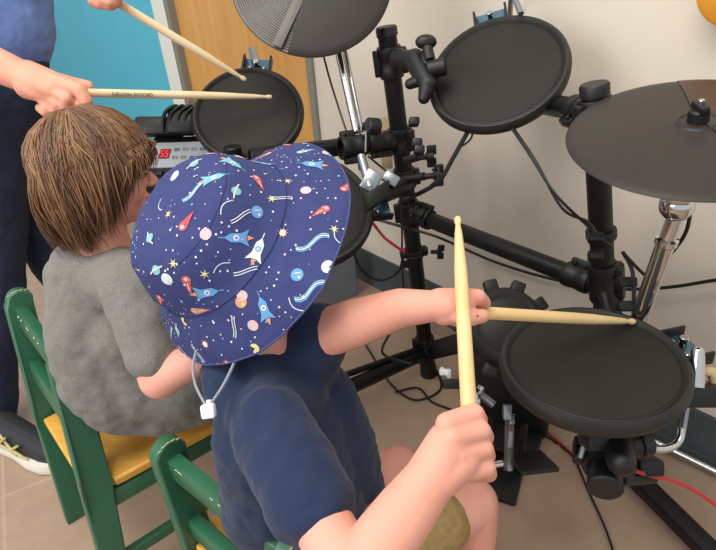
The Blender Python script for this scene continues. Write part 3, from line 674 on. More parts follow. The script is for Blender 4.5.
def ch(b, *pts): b.chain([(P(x, y, t), r) for x, y, t, r in pts])
def shoe(par, heel, toe, s=1., mu=None, foot_z=.0):
    d = V(toe)-V(heel); d.z = 0; L = d.length; d.normalize(); sd = Z3.cross(d); h0 = V((heel[0], heel[1], foot_z))
    so = MB(); rings = []
    outl = [(-.04, .016), (0, .030), (.12, .034), (.3, .034), (.5, .034), (.7, .042), (.85, .040), (.95, .030), (1.02, .012)]
    def ring(z, k, z2=0): return [h0+d*(x*L)+sd*(w_*k*s)+Z3*z for x, w_ in outl]+[h0+d*(x*L)-sd*(w_*k*s)+Z3*z for x, w_ in reversed(outl)]
    so.loft([ring(.001, .94), ring(.006, 1.04), ring(.016*s, 1.06), ring(.026*s, 1.0)]); so.build('sole', M_sole, par)
    up_ = MB(); up_.cap(h0+d*(.04*L)+Z3*.045*s, h0+d*(.25*L)+Z3*.055*s, .031*s, .034*s); up_.cap(h0+d*(.25*L)+Z3*.05*s, h0+d*(.80*L)+Z3*.030*s, .036*s, .029*s); up_.cap(h0+d*(.8*L)+Z3*.03*s, h0+d*(.92*L)+Z3*.028*s, .03*s, .024*s)
    up_.cap(h0+d*(.08*L)+Z3*.05*s, h0+d*(.10*L)+Z3*.085*s, .032*s, .030*s)
    o = organic('shoe_upper', up_, mu or M_shoe, par, .003, 4)
    return h0, d, sd, L
# --- child in the hat ------------------------------------------------
HN = camdir(-.58, .44, .69); HC = P(240, 254, .70)
e1 = Z3.cross(HN).normalized(); e2 = HN.cross(e1)
hb = thing('person', V((-.12, .62, 0)), 'child in navy shirt, khaki shorts and space-print hat, sitting and drumming with two sticks', 'person')
fr1 = hframe(rt*.62+fw*.75, HN); h1 = .175; hc1 = HC+HN*.012
b = MB(); head_volumes(b, hc1, fr1, h1)
nk = P(281, 352, .735)
b.cap(hc1-HN*.05-fr1[0]*.01, nk, .038, .036); b.cap(nk, P(285, 385, .74), .036, .045); ch(b, (264, 325, .68, .034), (275, 346, .695, .034), (282, 362, .72, .034))
# torso and legs under the clothes
ch(b, (300, 372, .71, .032), (272, 425, .64, .036)); ch(b, (285, 395, .73, .058), (295, 440, .75, .062), (315, 520, .83, .072))
b.cap(P(315, 530, .83), P(345, 560, .80), .06, .058); 
kn = P(473, 503, .90); kf_ = P(398, 472, .93)
an = V((kn.x+.005, kn.y-.03, .065)); af = V((kf_.x+.02, kf_.y-.01, .065))
b.chain([(P(345, 560, .80), .058), (kn, .040), (lerp(kn, an, .35), .036), (an, .024)]); b.chain([(P(325, 512, .86), .056), (kf_, .042), (lerp(kf_, af, .35), .035), (af, .024)])
for a_n, dv in ((an, V((.10, .06, 0))), (af, V((.10, .08, 0)))): b.chain([(a_n, .024), (V((a_n.x, a_n.y, .03))+dv*.8, .018)])
# near arm
ch(b, (272, 430, .62, .040), (318, 516, .545, .029), (356, 580, .49, .0285)); ch(b, (356, 580, .49, .0285), (384, 540, .495, .0285), (406, 511, .50, .0270), (428, 482, .505, .0235))
ch(b, (428, 482, .505, .0235), (448, 444, .512, .0205)); ch(b, (436, 478, .505, .021), (459, 460, .512, .019)); ch(b, (438, 458, .515, .017), (452, 430, .52, .0145))
for k_ in ([(447, 424, .508, .0108), (474, 414, .522, .0100), (479, 420, .555, .0088), (462, 424, .562, .008)],
           [(452, 438, .502, .0104), (480, 431, .517, .0104), (485, 437, .553, .009), (466, 441, .562, .008)],
           [(458, 455, .502, .0100), (483, 449, .517, .0100), (487, 456, .553, .0086), (468, 459, .562, .0078)],
           [(462, 472, .506, .0096), (486, 468, .518, .0090), (489, 474, .550, .008), (472, 476, .560, .0072)],
           [(444, 442, .545, .011), (454, 428, .560, .0095), (472, 431, .566, .0085)]): ch(b, *k_)
# far arm
ch(b, (300, 362, .73, .026), (326, 333, .672, .0295), (352, 324, .66, .0290), (400, 308, .66, .0235), (434, 306, .655, .0185), (448, 306, .653, .0185))
ch(b, (440, 303, .655, .018), (462, 302, .655, .0165)); ch(b, (444, 312, .655, .016), (462, 312, .658, .0145))
for k_ in ([(458, 296, .652, .0105), (478, 297, .652, .0096), (484, 303, .668, .0085), (478, 308, .672, .0075)],
           [(460, 304, .668, .0095), (480, 304, .675, .0088), (482, 312, .682, .008), (470, 315, .68, .0072)],
           [(458, 312, .674, .009), (474, 313, .684, .0082), (474, 320, .685, .0075), (462, 320, .68, .007)],
           [(454, 316, .676, .0080), (465, 318, .686, .0074), (463, 322, .686, .007), (454, 321, .68, .0065)],
           [(452, 314, .648, .0105), (468, 318, .642, .0098), (482, 316, .648, .0085)]): ch(b, *k_)
organic('body', b, M_skin, hb, .0019, 4, paint=lip_paint(hc1, fr1, h1), mats=[M_lip])
head_parts(hb, hc1, fr1, h1)
tg_ = MB(); tg_.sph(P(477.5, 316, .627), (.0016, .0016, .0006), (rt, up, fw), n=8); tg_.build('red_spot', M_red, hb)
# hair peeking out is hidden by the hat; short cap of hair under it
b = MB(); b.lathe(hc1-fr1[0]*.007+HN*.02, HN, [(h1*.37, -.015), (h1*.385, .01), (h1*.34, .045), (h1*.2, .066), (0, .072)], 40, hint=fr1[0]); b.build('hair', mat('light_brown_hair', (120, 88, 60), .7), hb)
b = MB()
ch(b, (274, 388, .70, .062), (290, 435, .735, .073), (310, 520, .82, .086), (312, 545, .86, .086)); ch(b, (320, 400, .75, .05), (343, 450, .80, .052), (352, 490, .87, .050), (345, 520, .86, .05))
ch(b, (302, 364, .715, .041), (319, 335, .682, .0400)); ch(b, (262, 420, .63, .042), (285, 390, .70, .055), (305, 366, .72, .042)); ch(b, (270, 430, .61, .047), (285, 458, .585, .047), (314, 504, .55, .0425))
ch(b, (226, 375, .67, .032), (240, 400, .66, .035), (262, 440, .66, .057), (275, 500, .74, .072))
shirt = organic('shirt', b, M_navy, hb, .004, 12, disp=[(.10, .012), (.03, .008)])
cp_ = []
nd = (P(285, 385, .74)-nk).normalized(); A_, B_, _ = frame(nd)
b = MB(); b.tube([lerp(nk, P(285, 385, .74), .30)+A_*(.047*math.cos(R(a)))+B_*(.047*math.sin(R(a))) for a in range(0, 360, 12)], .0055, 10, closed=True); b.build('collar', M_navy, shirt)
b = MB(); 
ch(b, (315, 530, .83, .080), (345, 562, .80, .074)); ch(b, (345, 560, .80, .074), (436, 521, .865, .0535)); ch(b, (320, 515, .86, .066), (360, 495, .90, .050)); organic('shorts', b, M_khaki, hb, .004, 6, disp=[(.05, .008)])
for a_n, dv in ((an, V((.10, .06, 0))), (af, V((.10, .08, 0)))): shoe(hb, a_n-dv*.25, a_n+dv*1.05, .85)
# --- the hat -----------------------------------------------------------
hat = MB(); NS = 120
rt_ = {84: .165, 68: .166, 52: .166, 37: .167, 23: .170, 9: .172, -9: .158, -36: .147, -63: .142, -88: .137, -126: .140, -152: .148, 180: .150, 150: .155, 129: .162, 109: .162}
keys = sorted((k_ % 360, v) for k_, v in rt_.items())
def br_r(a):
    a %= 360
    for (x0, y0), (x1, y1) in zip(keys, keys[1:]+[(keys[0][0]+360, keys[0][1])]):
        if x0 <= a <= x1: return y0+(y1-y0)*(a-x0)/(x1-x0)
        if x1 > 360 and a+360 <= x1: return y0+(y1-y0)*(a+360-x0)/(x1-x0)
    return .15
def hat_ring(a):
    ra = R(a); d = e1*math.cos(ra)+e2*math.sin(ra); Rb = br_r(a); off = .010*math.cos(R(a-35)); Rs = .104+off
    wv = .004*math.sin(3*ra+1)+.003*math.sin(5*ra)
    pr = [(0.0, .120), (.02, .1195), (.045, .117), (.062, .1115), (.074, .1045), (.080, .099), (.085, .0925), (.094, .076), (.100, .060), (Rs-.001, .044), (Rs+.001, .0425), (Rs+.006, .036)]
    for i in range(1, 9): q = i/8; pr.append((Rs+.006+(Rb-Rs-.006)*q, .036-.036*q**1.1+wv*q*q))
    pr += [(Rb+.0004, -.0012+wv), (Rb-.003, -.003+wv), (Rs+.003, .032), (.098, .043), (.088, .070), (.076, .097), (0., .112)]
    out = []
    for (r, z) in pr:
        ns = (noise.noise((d*r*22)+HN*z*22)*.0035+noise.noise((d*r*55)+HN*z*40+V((3,1,2)))*.0016)*min(1, r/.05); out.append(HC+d*r*(1+ns*3)+HN*(z+ns))
    return out
rings = [hat_ring(360*i/NS) for i in range(NS)]; K = len(rings[0]); vs = [p for r in rings for p in r]; fs = []
for i in range(NS):
    j = (i+1) % NS
    for k_ in range(K-1): fs.append([i*K+k_, j*K+k_, j*K+k_+1, i*K+k_+1])
hat.add(vs, fs, M_hat)
bvh = BVHTree.FromPolygons([tuple(v) for v in vs], fs)
def on_hat(p, off=.0007):
    c, n, i, d_ = bvh.find_nearest(V(p))
    if n.dot(V(p)-HC-HN*.03) < 0 and n.dot(c-HC-HN*.02) < 0: n = -n
    return c+n*off
class Motif:
    """small printed shapes lying on the cloth; x, y in millimetres in the tangent plane"""
    def __init__(s, c, n, ang, sc=1.): 
        s.c = c; s.n = n; a = (rt-n*rt.dot(n)).normalized(); b_ = n.cross(a); t = R(ang); s.a = a*math.cos(t)+b_*math.sin(t); s.b = n.cross(s.a); s.sc = sc*1.55/1000
    def poly(s, pts, col, lay=0):
        cx_ = sum(p[0] for p in pts)/len(pts); cy_ = sum(p[1] for p in pts)/len(pts)
        w3 = [on_hat(s.c+s.a*(x*s.sc)+s.b*(y*s.sc), .0007+.0002*lay) for x, y in pts]; c3 = on_hat(s.c+s.a*(cx_*s.sc)+s.b*(cy_*s.sc), .0008+.0002*lay)
        n = len(pts); hat.add(w3+[c3], [[i, (i+1) % n, n] for i in range(n)], PM[col])
    def disc(s, r, col, x=0, y=0, lay=0, ry=None, n=14): s.poly([(x+r*math.cos(2*math.pi*i/n), y+(ry or r)*math.sin(2*math.pi*i/n)) for i in range(n)], col, lay)
    def star(s, r, col, n=6): s.poly([((r if i % 2 == 0 else r*.28)*math.cos(math.pi*i/n), (r if i % 2 == 0 else r*.28)*math.sin(math.pi*i/n)) for i in range(2*n)], col)
    def line(s, pts, wd, col, lay=0):
        w3 = []
        for i, p in enumerate(pts):
            a_, b_ = pts[max(0, i-1)], pts[min(len(pts)-1, i+1)]; dx, dy = b_[0]-a_[0], b_[1]-a_[1]; L = math.hypot(dx, dy) or 1
            for g in (-1, 1): w3.append(on_hat(s.c+s.a*((p[0]-dy/L*wd/2*g)*s.sc)+s.b*((p[1]+dx/L*wd/2*g)*s.sc), .0007+.0002*lay))
        hat.add(w3, [[2*i, 2*i+1, 2*i+3, 2*i+2] for i in range(len(pts)-1)], PM[col])
def rocket(m, body='sky', flame='orange', win='white'):
    m.poly([(-9, 0), (-4, 3.2), (4, 3.4), (8, 2.4), (8, -2.4), (4, -3.4), (-4, -3.2)], body); m.poly([(3, 3), (10, 6.5), (8, 2)], body); m.poly([(3, -3), (10, -6.5), (8, -2)], body)
    m.disc(2.2, win, 0, 0, 1); m.disc(1.1, body, 0, 0, 2); m.poly([(8.5, 2), (14, 0), (8.5, -2)], flame); m.line([(-9, 0), (-13, 0)], .7, body)
def comet(m, col='red'):
    m.poly([(3.5*math.cos(R(a)), 3.5*math.sin(R(a))) for a in range(-100, 101, 20)]+[(-4, 2.6), (-14, .4), (-4, -2.6)], col); m.disc(1.7, 'pink', .6, 0, 1); m.line([(-3, 0), (-9, 0)], .7, 'cream', 1)
def saturn(m): m.disc(3.8, 'teal'); m.line([(-7, -1.5), (-3, .3), (3, 1.3), (7, 1.2)], 1.1, 'cream', 1)
def disc(m, r=4.6, c='pink'): m.disc(r, c); m.line([(-r*.5, r*.2), (r*.5, r*.3)], .7, 'white', 1); m.disc(r*.2, 'cream', r*.3, -r*.4, 1)
def streamer(m, L=26):
    for k_, c in enumerate(('sky', 'white', 'teal')): m.line([(x, 4*math.sin(x*.19)+k_*1.5-1.5) for x in [L*i/14-L/2 for i in range(15)]], 1.0, c)
def sun(m): m.star(5, 'orange', 9); m.disc(2.6, 'cream', 0, 0, 1)
def moon(m): m.poly([(4*math.cos(R(a)), 4*math.sin(R(a))) for a in range(50, 311, 20)]+[(1.2+2.6*math.cos(R(a)), 2.9*math.sin(R(a))) for a in range(300, 59, -30)], 'yellow')
def swoosh(m, L=18):
    for o in (-1, 1): m.line([(x, o*1.0+1.6*math.sin(x*.2)) for x in [L*i/8-L/2 for i in range(9)]], .7, 'white')
def hitpix(X, Y):
    d = D(X, Y).normalized(); c, n, i, t = bvh.ray_cast(CP, d); 
    if c is None: return None
    if n.dot(d) > 0: n = -n
    return c, n
def z6(X, Y): return 130+X/3.109, 130+Y/3.107
def z3(X, Y): return 170+X/3.57, 300+Y/3.57
LAY = [(z6(140, 143), 'disc', 0, 'white'), (z6(205, 185), 'streamer', 25, 0), (z6(262, 148), 'rocket', 200, 'teal'), (z6(120, 262), 'star', 10, 0), (z6(98, 232), 'arc', 110, 0), (z6(165, 300), 'comet', 235, 'red'), (z6(235, 323), 'disc', 0, 'pink'),
  (z6(62, 335), 'saturn', 110, 0), (z6(135, 415), 'star', 0, 0), (z6(232, 448), 'star', 20, 0), (z6(82, 435), 'saturn', 20, 0), (z6(175, 465), 'comet', 100, 'red'), (z6(240, 505), 'rocket', 190, 'sky'), (z6(350, 515), 'disc', 0, 'pink'),
  (z6(392, 150), 'comet', 130, 'red'), (z6(330, 190), 'saturn', 70, 0), (z6(320, 103), 'rocket', 150, 'teal'), (z6(490, 160), 'star', 0, 0), (z6(547, 188), 'disc', 0, 'pink'), (z6(565, 107), 'rocket', 0, 'sky'),
  (z6(608, 245), 'comet', 40, 'red'), (z6(635, 308), 'star', 10, 0), (z6(568, 350), 'streamer', 10, 0), (z6(475, 320), 'sun', 0, 0), (z6(395, 255), 'disc', 0, 'sky'), (z6(345, 268), 'swoosh', 30, 0), (z6(330, 335), 'rocket', 0, 'sky'),
  (z6(398, 370), 'rocket', 250, 'white'), (z6(520, 450), 'disc', 0, 'sky'), (z6(615, 425), 'disc', 0, 'white'), (z6(360, 438), 'swoosh', 5, 0), (z6(440, 215), 'star', 0, 0), (z6(470, 212), 'swoosh', 5, 0), (z6(300, 240), 'arc', 60, 0), (z6(285, 428), 'arc', 30, 0),
  (z6(635, 460), 'rocket', 60, 'teal'), (z6(560, 500), 'streamer', 15, 0), (z6(530, 70), 'comet', 200, 'teal'), (z6(200, 105), 'saturn', 30, 0), (z6(430, 75), 'comet', 20, 'orange'), (z6(115, 463), 'disc', 0, 'white'), (z6(650, 335), 'arc', 120, 0),
  (z3(335, 28), 'rocket', 290, 'sky'), (z3(297, 90), 'disc', 0, 'pink'), (z3(303, 172), 'moon', 200, 0), (z3(127, 157), 'sun', 0, 0), (z3(230, 95), 'swoosh', 80, 0), (z3(90, 38), 'comet', 200, 'orange'), (z3(52, 75), 'moon', 30, 0), (z3(28, 108), 'saturn', 80, 0), (z3(450, 15), 'arc', 140, 0), (z3(255, 5), 'disc', 0, 'orange'), (z3(100, 190), 'swoosh', 130, 0)]
def put(kind, m, arg):
    if kind == 'disc': disc(m, 4.4 if arg == 'pink' else 4.9, arg)
    elif kind == 'streamer': streamer(m)
    elif kind == 'rocket': rocket(m, arg, 'orange', 'white' if arg != 'white' else 'sky')
    elif kind == 'star': m.star(4, 'yellow')
    elif kind == 'arc': m.line([(x*.9, 3-x*x*.05) for x in (-8, -5, -2, 1, 4, 8)], .7, 'white')
    elif kind == 'comet': comet(m, arg)
    elif kind == 'saturn': saturn(m)
    elif kind == 'sun': sun(m)
    elif kind == 'moon': moon(m)
    elif kind == 'swoosh': swoosh(m)
taken = []
for (pp, kind, ang, arg) in LAY:
    h_ = hitpix(*pp)
    if h_: put(kind, Motif(h_[0], h_[1], ang, .92), arg); taken.append(h_[0])
# the print goes on all the way round
tries = 0
while tries < 420:
    tries += 1; a = random.uniform(0, 2*math.pi); z = random.uniform(.0, .12); c, n, i, d_ = bvh.find_nearest(HC+(e1*math.cos(a)+e2*math.sin(a))*(.20-.1*z/.12)+HN*z)
    if n.dot(c-HC) < 0: n = -n
    if min((c-q).length for q in taken) < .030: continue
    taken.append(c); kd, ag = random.choice([('disc', 'white'), ('disc', 'pink'), ('star', 0), ('comet', 'red'), ('rocket', 'sky'), ('rocket', 'teal'), ('saturn', 0), ('streamer', 0), ('swoosh', 0)]); put(kd, Motif(c, n, random.uniform(0, 360), .9), ag)
for i in range(520):
    rr_ = rings[random.randrange(NS)]; kk = random.choices(range(1, 19), [(rr_[q]-HC).cross(HN).length*(rr_[q+1]-rr_[q]).length for q in range(1, 19)])[0]
    c, n, k_, d_ = bvh.find_nearest(lerp(rr_[kk], rr_[kk+1], random.random()))
    if n.dot(c-HC+HN*.06) < 0: n = -n
    Motif(c, n, 0, .8).disc(random.choice((.7, .9, 1.1)), random.choice(('white', 'white', 'pink', 'sky')), n=6)
ho = hat.build('hat', M_hat, hb, angle=60); ho['label'] = 'navy bucket hat printed with rockets, planets, comets and stars'
b = MB()
b.tube([hat_ring(3*i)[20]+HN*.0 for i in range(120)], .0014, 8, closed=True)
b.build('brim_edge', mat('hat_edge', (62, 70, 120), .85), ho)
b = MB(); b.tube([hat_ring(3*i)[10]+HN*.0006 for i in range(120)], .0006, 6, closed=True); b.build('crown_seam', mat('hat_seam', (36, 43, 90), .85), ho)
b = MB(); b.tube([hat_ring(3*i)[5] for i in range(120)], .0005, 6, closed=True); b.build('top_seam', MATS['hat_seam'], ho)
b = MB(); b.tube(curve([P(196, 352, .63), P(193, 368, .615), P(196, 386, .61), P(205, 404, .60), P(209, 412, .598)], 6), .0022, 8, flat=.7); b.tube(curve([P(238, 352, .63), P(232, 368, .62), P(223, 386, .612), P(212, 403, .602), P(209, 412, .60)], 6), .0022, 8, flat=.7); b.build('chin_cord', M_cord, ho)
b = MB(); b.box(P(208.5, 411, .592), rt*.0075+up*.001, up*.0075-rt*.001, fw*.006, bev=.0045); b.cyl(P(209, 404, .594), P(209, 400, .594), .003); b.build('cord_toggle', M_toggle, ho)

# --- boy in grey ---------------------------------------------------------
gb_ = thing('person', V((-.42, .82, 0)), 'boy with shaggy brown hair and grey t-shirt sitting on the green chair', 'person')
GC = P(99, 175, .83); h2 = .174
fr2 = hframe(rt*.86+fw*.42+up*.20, up*.9-fw*.25+rt*.02); 
b = MB(); head_volumes(b, GC, fr2, h2)
g = lambda x, y, t: P(x, y, t)
nk2 = P(108, 256, .87)
b.cap(GC-fr2[2]*.05-fr2[0]*.02, nk2, .040, .040); b.cap(nk2, P(105, 290, .89), .04, .05)
ch(b, (70, 280, .93, .035), (105, 280, .90, .042), (134, 285, .83, .034)); ch(b, (100, 285, .90, .040), (108, 340, .925, .048), (132, 385, 1.0, .055))
ch(b, (136, 290, .82, .036), (156, 362, .80, .031), (160, 378, .80, .0300)); ch(b, (160, 378, .80, .0300), (190, 362, .78, .0245), (232, 338, .76, .018), (240, 334, .76, .017))
for i, (dx, dy) in enumerate(((0, -8), (3, -3), (3, 3), (1, 9))): ch(b, (240, 332+dy*.5, .76, .009), (252+dx, 330+dy, .765, .0085), (258+dx, 334+dy, .775, .0075), (254+dx, 338+dy, .78, .007))
ch(b, (238, 326, .755, .010), (247, 318, .75, .009), (255, 316, .755, .008))
hp = P(140, 388, 1.05); ff = V((.76, .65, 0)).normalized(); sl = Z3.cross(ff)
for q in (-1, 1):
    hj = hp+sl*(.05*q); kn_ = hj+ff*.24+sl*(.02*q); kn_.z = .30; ank = V((kn_.x, kn_.y, .07))+ff*.02
    b.chain([(hj, .058), (kn_, .040), (lerp(kn_, ank, .35), .036), (ank, .024), (V((ank.x, ank.y, .03))+ff*.09, .018)])
# far arm rests in the lap
b.chain([(P(72, 285, .94), .034), (hp+ff*.02+sl*.16+Z3*.10, .027), (hp+ff*.17+sl*.07+Z3*.07, .02), (hp+ff*.21+sl*.05+Z3*.065, .018)])
for i in range(4): o_ = hp+ff*.215+sl*(.065-.016*i)+Z3*.066; b.chain([(o_, .008), (o_+ff*.025+Z3*.004, .0078), (o_+ff*.042-Z3*.006, .007)])
o_ = hp+ff*.20+sl*.035+Z3*.066; b.chain([(o_, .009), (o_+ff*.02-sl*.02, .008)])
organic('body', b, M_skin, gb_, .0023, 5, paint=lip_paint(GC, fr2, h2), mats=[M_lip]); head_parts(gb_, GC, fr2, h2)
b = MB()
ch(b, (92, 275, .89, .064), (96, 330, .92, .078), (114, 372, .97, .088), (124, 385, .985, .086)); ch(b, (120, 330, .90, .06), (150, 380, .97, .074), (188, 385, .96, .062)); ch(b, (130, 392, 1.0, .075), (160, 402, 1.0, .062), (205, 396, 1.0, .052))
ch(b, (72, 275, .94, .043), (105, 274, .885, .055), (132, 284, .825, .046)); ch(b, (132, 286, .815, .047), (155, 352, .80, .0425)); ch(b, (74, 285, .95, .043), (78, 330, 1.04, .041))
sh2 = organic('t_shirt', b, M_grey, gb_, .004, 12, disp=[(.09, .012), (.03, .007)])
nd = (P(105, 290, .89)-nk2).normalized(); A_, B_, _ = frame(nd)
b = MB(); b.tube([nk2+nd*.004+A_*(.052*math.cos(R(a)))+B_*(.050*math.sin(R(a))) for a in range(0, 360, 12)], .0055, 10, closed=True); b.build('collar', M_grey, sh2)
b = MB()
for q in (-1, 1):
    hj = hp+sl*(.05*q)+ff*.05; kn_ = hj+ff*.20+sl*(.02*q); kn_.z = .30; b.chain([(hj, .058), (lerp(hj, kn_, .85), .050)])
organic('shorts', b, M_jean, gb_, .004, 6)
for q in (-1, 1):
    kn_ = hp+sl*(.07*q)+ff*.26; shoe(gb_, kn_-ff*.04, kn_+ff*.12, .85)
# hair
Fd, L2, U2 = fr2
CRN = (U2*1.0-Fd*.22).normalized(); cF, cL, cU = hframe(Fd-CRN*Fd.dot(CRN), CRN)
SC = GC-Fd*(.04*h2)+U2*(.14*h2); er = (.40*h2+.003, .335*h2+.003, .36*h2+.003)
def scalp(d, off):
    d = d.normalized(); a, b_, c = d.dot(Fd)/er[0], d.dot(L2)/er[1], d.dot(U2)/er[2]
    return SC+d*(1/math.sqrt(a*a+b_*b_+c*c)+off)
def uend(ph):                                            # where the hair ends: 0 = brow, 180 = nape
    ph = abs(ph); T = [(0, .09), (28, .07), (42, -.02), (50, -.06), (58, -.16), (66, -.14), (78, -.22), (92, -.42), (120, -.54), (180, -.62)]
    for (a, x), (c, y) in zip(T, T[1:]):
        if a <= ph <= c: return x+(y-x)*(ph-a)/(c-a)
    return -.5
hv, hf, tones = [], [], []
def strand(th0, ph, off, wd, tone, extra=0., sp_=0.):
    pts = []; dphi = random.uniform(-10, 10); n = 11
    thm = R(88); p = None
    for i in range(7):
        th = th0+(thm-th0)*i/6; a = R(ph+dphi*(i/6)**2+6*math.sin(i*.7+ph)); lift = off*(.7+.3*min(1, i/4))+.0016*math.sin(i*1.3+sp_*2.1)*(i/6)
        d = cU*math.cos(th)+(cF*math.cos(a)+cL*math.sin(a))*math.sin(th); pts.append(scalp(d, lift))
    a = R(ph+dphi); out = (cF*math.cos(a)+cL*math.sin(a)); p = pts[-1]; ue = uend(((ph+dphi+180) % 360)-180)+extra
    ucur = (p-GC).dot(U2)/h2; drop = max(.03, ucur-ue)*h2; tw = L2*random.uniform(-.016, .016)+Fd*random.uniform(-.014, .014)
    for i in range(1, 6):
        q = i/5; inw = .010 if abs(ph) < 50 else (.018 if abs(ph) < 85 else .034); pts.append(p-U2*(drop*q)-out*(inw*q**1.7-.003*math.sin(math.pi*q))+(L2*math.sin(sp_*1.3)+Fd*math.cos(sp_*2.3))*.010*math.sin(q*2.6)+tw*q*q)
    k = len(hv); N = len(pts)
    for i, q in enumerate(pts):
        t_ = (pts[min(i+1, N-1)]-pts[max(0, i-1)]).normalized(); o_ = (q-SC).normalized(); s_ = t_.cross(o_).normalized()
        w_ = wd*(1 if i < N-4 else (N-1-i)/3.+.08)*(.5 if i == 0 else 1)
        hv.extend([q-s_*w_, q+o_*w_*.8, q+s_*w_]); tones.extend([tone*(.92+.16*random.random())]*3)
    for i in range(N-1):
        for j in range(3): hf.append([k+3*i+j, k+3*i+(j+1) % 3, k+3*i+3+(j+1) % 3, k+3*i+3+j])
for i in range(5200):
    ph = random.uniform(-180, 180); lay = random.random(); sp = 7*round(ph/7)                  # loose locks
    ph = ph*.45+sp*.55; lt = .5+.32*math.sin(sp*3.7)+.0
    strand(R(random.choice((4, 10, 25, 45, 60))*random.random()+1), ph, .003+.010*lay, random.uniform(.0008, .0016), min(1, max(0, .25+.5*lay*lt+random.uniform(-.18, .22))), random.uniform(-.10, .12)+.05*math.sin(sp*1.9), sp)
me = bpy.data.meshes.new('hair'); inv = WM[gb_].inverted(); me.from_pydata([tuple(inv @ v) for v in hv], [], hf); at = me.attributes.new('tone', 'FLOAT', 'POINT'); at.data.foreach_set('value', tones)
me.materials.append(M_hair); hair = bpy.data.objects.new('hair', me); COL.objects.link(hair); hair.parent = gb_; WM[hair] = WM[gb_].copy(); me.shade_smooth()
b = MB(); rings = []
for i in range(1, 13):
    row = []
    for j in range(48):
        ph = j*7.5-180; th = R(2+96*i/12); a = R(ph); d = cU*math.cos(th)+(cF*math.cos(a)+cL*math.sin(a))*math.sin(th); q = scalp(d, .003)
        row.append(q)
    rings.append(row)
for i in range(1, 7):                                       # lower sides and back
    row = []
    for j in range(48):
        ph = j*7.5-180; a = R(ph); q = rings[11][j]; ue = uend(ph)+.09; u_ = (q-GC).dot(U2)/h2; dr = max(0, u_-ue)*h2; out = cF*math.cos(a)+cL*math.sin(a)
        row.append(q-U2*(dr*i/6)-out*((.034 if abs(ph) > 85 else .016)*(i/6)**1.7+.004))
    rings.append(row)
b.loft(rings); cap = b.build('hair_base', mat('hair_under', (84, 58, 38), .8), hair)

# --- adult -----------------------------------------------------------------
ad = thing('person', V((-.80, 1.25, 0)), 'standing adult in blue shirt and dark jeans holding two drumsticks', 'person')
an1 = G(-6, 440)+V((.0, .02, .09)); an2 = V((-.80, 1.42, .09))
b = MB()
hipc = P(0, 92, 1.36)
hp1 = P(-16, 125, 1.33); hp2 = P(18, 125, 1.43); kn1 = P(-5, 290, 1.42); kn2 = P(48, 245, 1.55)
b.chain([(hp1, .085), (kn1, .055), (an1, .038), (V((an1.x+.06, an1.y-.03, .045)), .022)]); b.chain([(hp2, .085), (kn2, .055), (an2, .038), (V((an2.x+.08, an2.y-.04, .045)), .022)])
ch_ = P(-12, -110, 1.28)
b.chain([(hipc, .07), (P(0, 20, 1.32), .05), (P(-4, -20, 1.30), .05), (ch_, .08)]); 
sA_, sB_ = P(-75, -170, 1.18), P(35, -165, 1.36)
b.chain([(sA_, .055), (ch_+up*.04, .06), (sB_, .045)]); nka = P(0, -215, 1.26); hca = nka+Z3*.15+rt*.03
b.cap(P(-10, -165, 1.27), nka, .065, .055); b.cap(nka, hca-Z3*.05, .055, .06)
fra = hframe(rt*.9+fw*.1-Z3*.35, Z3+rt*.3); head_volumes(b, hca, fra, .23)
# near arm with the level stick
elb = P(-70, 22, 1.12); ch(b, (-75, -170, 1.18, .052), (-72, -60, 1.14, .044), (-70, 22, 1.12, .040))
ch(b, (-70, 22, 1.12, .040), (-20, 58, 1.08, .036), (22, 76, 1.03, .0285), (30, 79, 1.02, .0285)); ch(b, (28, 74, 1.02, .025), (58, 84, 1.0, .019)); ch(b, (28, 86, 1.02, .024), (52, 94, 1.01, .018)); ch(b, (30, 80, 1.02, .027), (54, 88, 1.0, .021))
for k_ in ([(58, 82, .99, .0145), (80, 90, .975, .0125), (86, 101, .98, .0115), (80, 106, 1.0, .0095)],
           [(54, 90, 1.0, .0140), (68, 98, .985, .0120), (66, 107, 1.0, .011), (58, 104, 1.02, .0095)],
           [(50, 96, 1.01, .0135), (59, 103, 1.0, .0118), (56, 110, 1.01, .0105), (48, 106, 1.03, .0095)],
           [(42, 97, 1.02, .0125), (49, 106, 1.015, .0110), (46, 112, 1.02, .0100), (40, 108, 1.04, .009)],
           [(58, 80, 1.01, .0135), (76, 84, 1.02, .0115), (88, 86, 1.02, .0100)]): ch(b, *k_)
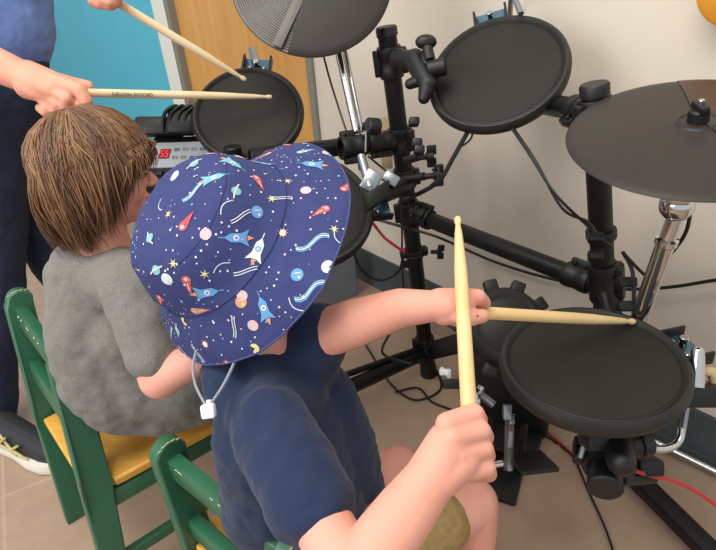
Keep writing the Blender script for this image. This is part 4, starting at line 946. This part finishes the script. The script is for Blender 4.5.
# far arm with the slanting stick
ch(b, (35, -165, 1.36, .05), (60, -70, 1.30, .042), (75, -40, 1.18, .036), (88, -22, 1.06, .028), (94, -16, 1.03, .026)); ch(b, (92, -18, 1.03, .026), (104, -8, 1.0, .020))
for k_ in ([(104, -10, .985, .0125), (116, -5, .98, .011), (117, 2, .99, .0100), (111, 2, 1.0, .009)],
           [(100, -5, .99, .0125), (110, 1, .985, .011), (111, 5, .995, .0100), (105, 5, 1.0, .009)],
           [(95, -5, 1.0, .0125), (101, 2, .995, .0105), (100, 4, 1.0, .0095), (95, 3, 1.01, .009)],
           [(90, -7, 1.01, .0115), (94, 0, 1.0, .0100), (93, 2, 1.01, .009)],
           [(104, -14, 1.01, .012), (114, -12, 1.01, .0105), (120, -6, 1.0, .0095)]): ch(b, *k_)
organic('body', b, M_skin2, ad, .003, 5, paint=lip_paint(hca, fra, .23), mats=[M_lip]); head_parts(ad, hca, fra, .23)
b = MB(); b.lathe(hca-fra[0]*.012+fra[2]*.03, fra[2], [(.23*.36, -.05), (.23*.39, .0), (.23*.36, .045), (.23*.22, .082), (0, .092)], 40, hint=fra[0]); b.build('hair', mat('dark_hair', (70, 50, 38), .7), ad)
b = MB(); b.chain([(hipc, .118), (hp1, .096), (kn1, .070), (lerp(kn1, an1, .55), .064), (an1-Z3*.02, .066)]); b.chain([(hipc, .118), (hp2, .096), (kn2, .068), (lerp(kn2, an2, .5), .062), (an2+Z3*.0, .060)]); b.cap(P(2, 62, 1.36), hipc, .105, .115)
organic('jeans', b, M_jean, ad, .005, 6, disp=[(.10, .014), (.04, .006)])
b = MB(); b.chain([(P(4, 30, 1.335), .112), (P(-2, -20, 1.30), .112), (ch_, .137)]); b.chain([(sA_, .068), (ch_+up*.04, .10), (sB_, .066)]); b.chain([(sA_, .066), (P(-73, -70, 1.14), .058)]); b.chain([(sB_, .062), (P(58, -85, 1.31), .056)])
organic('shirt', b, M_blue, ad, .005, 10, disp=[(.12, .016), (.045, .010)])
th_ = G(-12, 440, 0); tt_ = G(62, 474, 0)
h0, d, sd, L = shoe(ad, th_+V((.0, .02, 0)), tt_+V((.01, .02, 0)), 1.15)
cam_side = -sd if (-sd).dot(fw) < 0 else sd
b = MB()
for (x0, z0, x1, z1) in ((.22, .075, .58, .028), (.34, .03, .52, .075), (.50, .03, .66, .066), (.38, .072, .72, .026)):
    b.tube([h0+d*(x0*L)+cam_side*.030+Z3*z0*1.1, h0+d*((x0+x1)/2*L)+cam_side*.0425+Z3*((z0+z1)/2*1.1+.002), h0+d*(x1*L)+cam_side*.040+Z3*z1*1.1], .0035, 8)
b.build('shoe_stripes', M_gold, ad)
shoe(ad, an2+V((-.06, .03, 0)), an2+V((.19, -.08, 0)), 1.15)
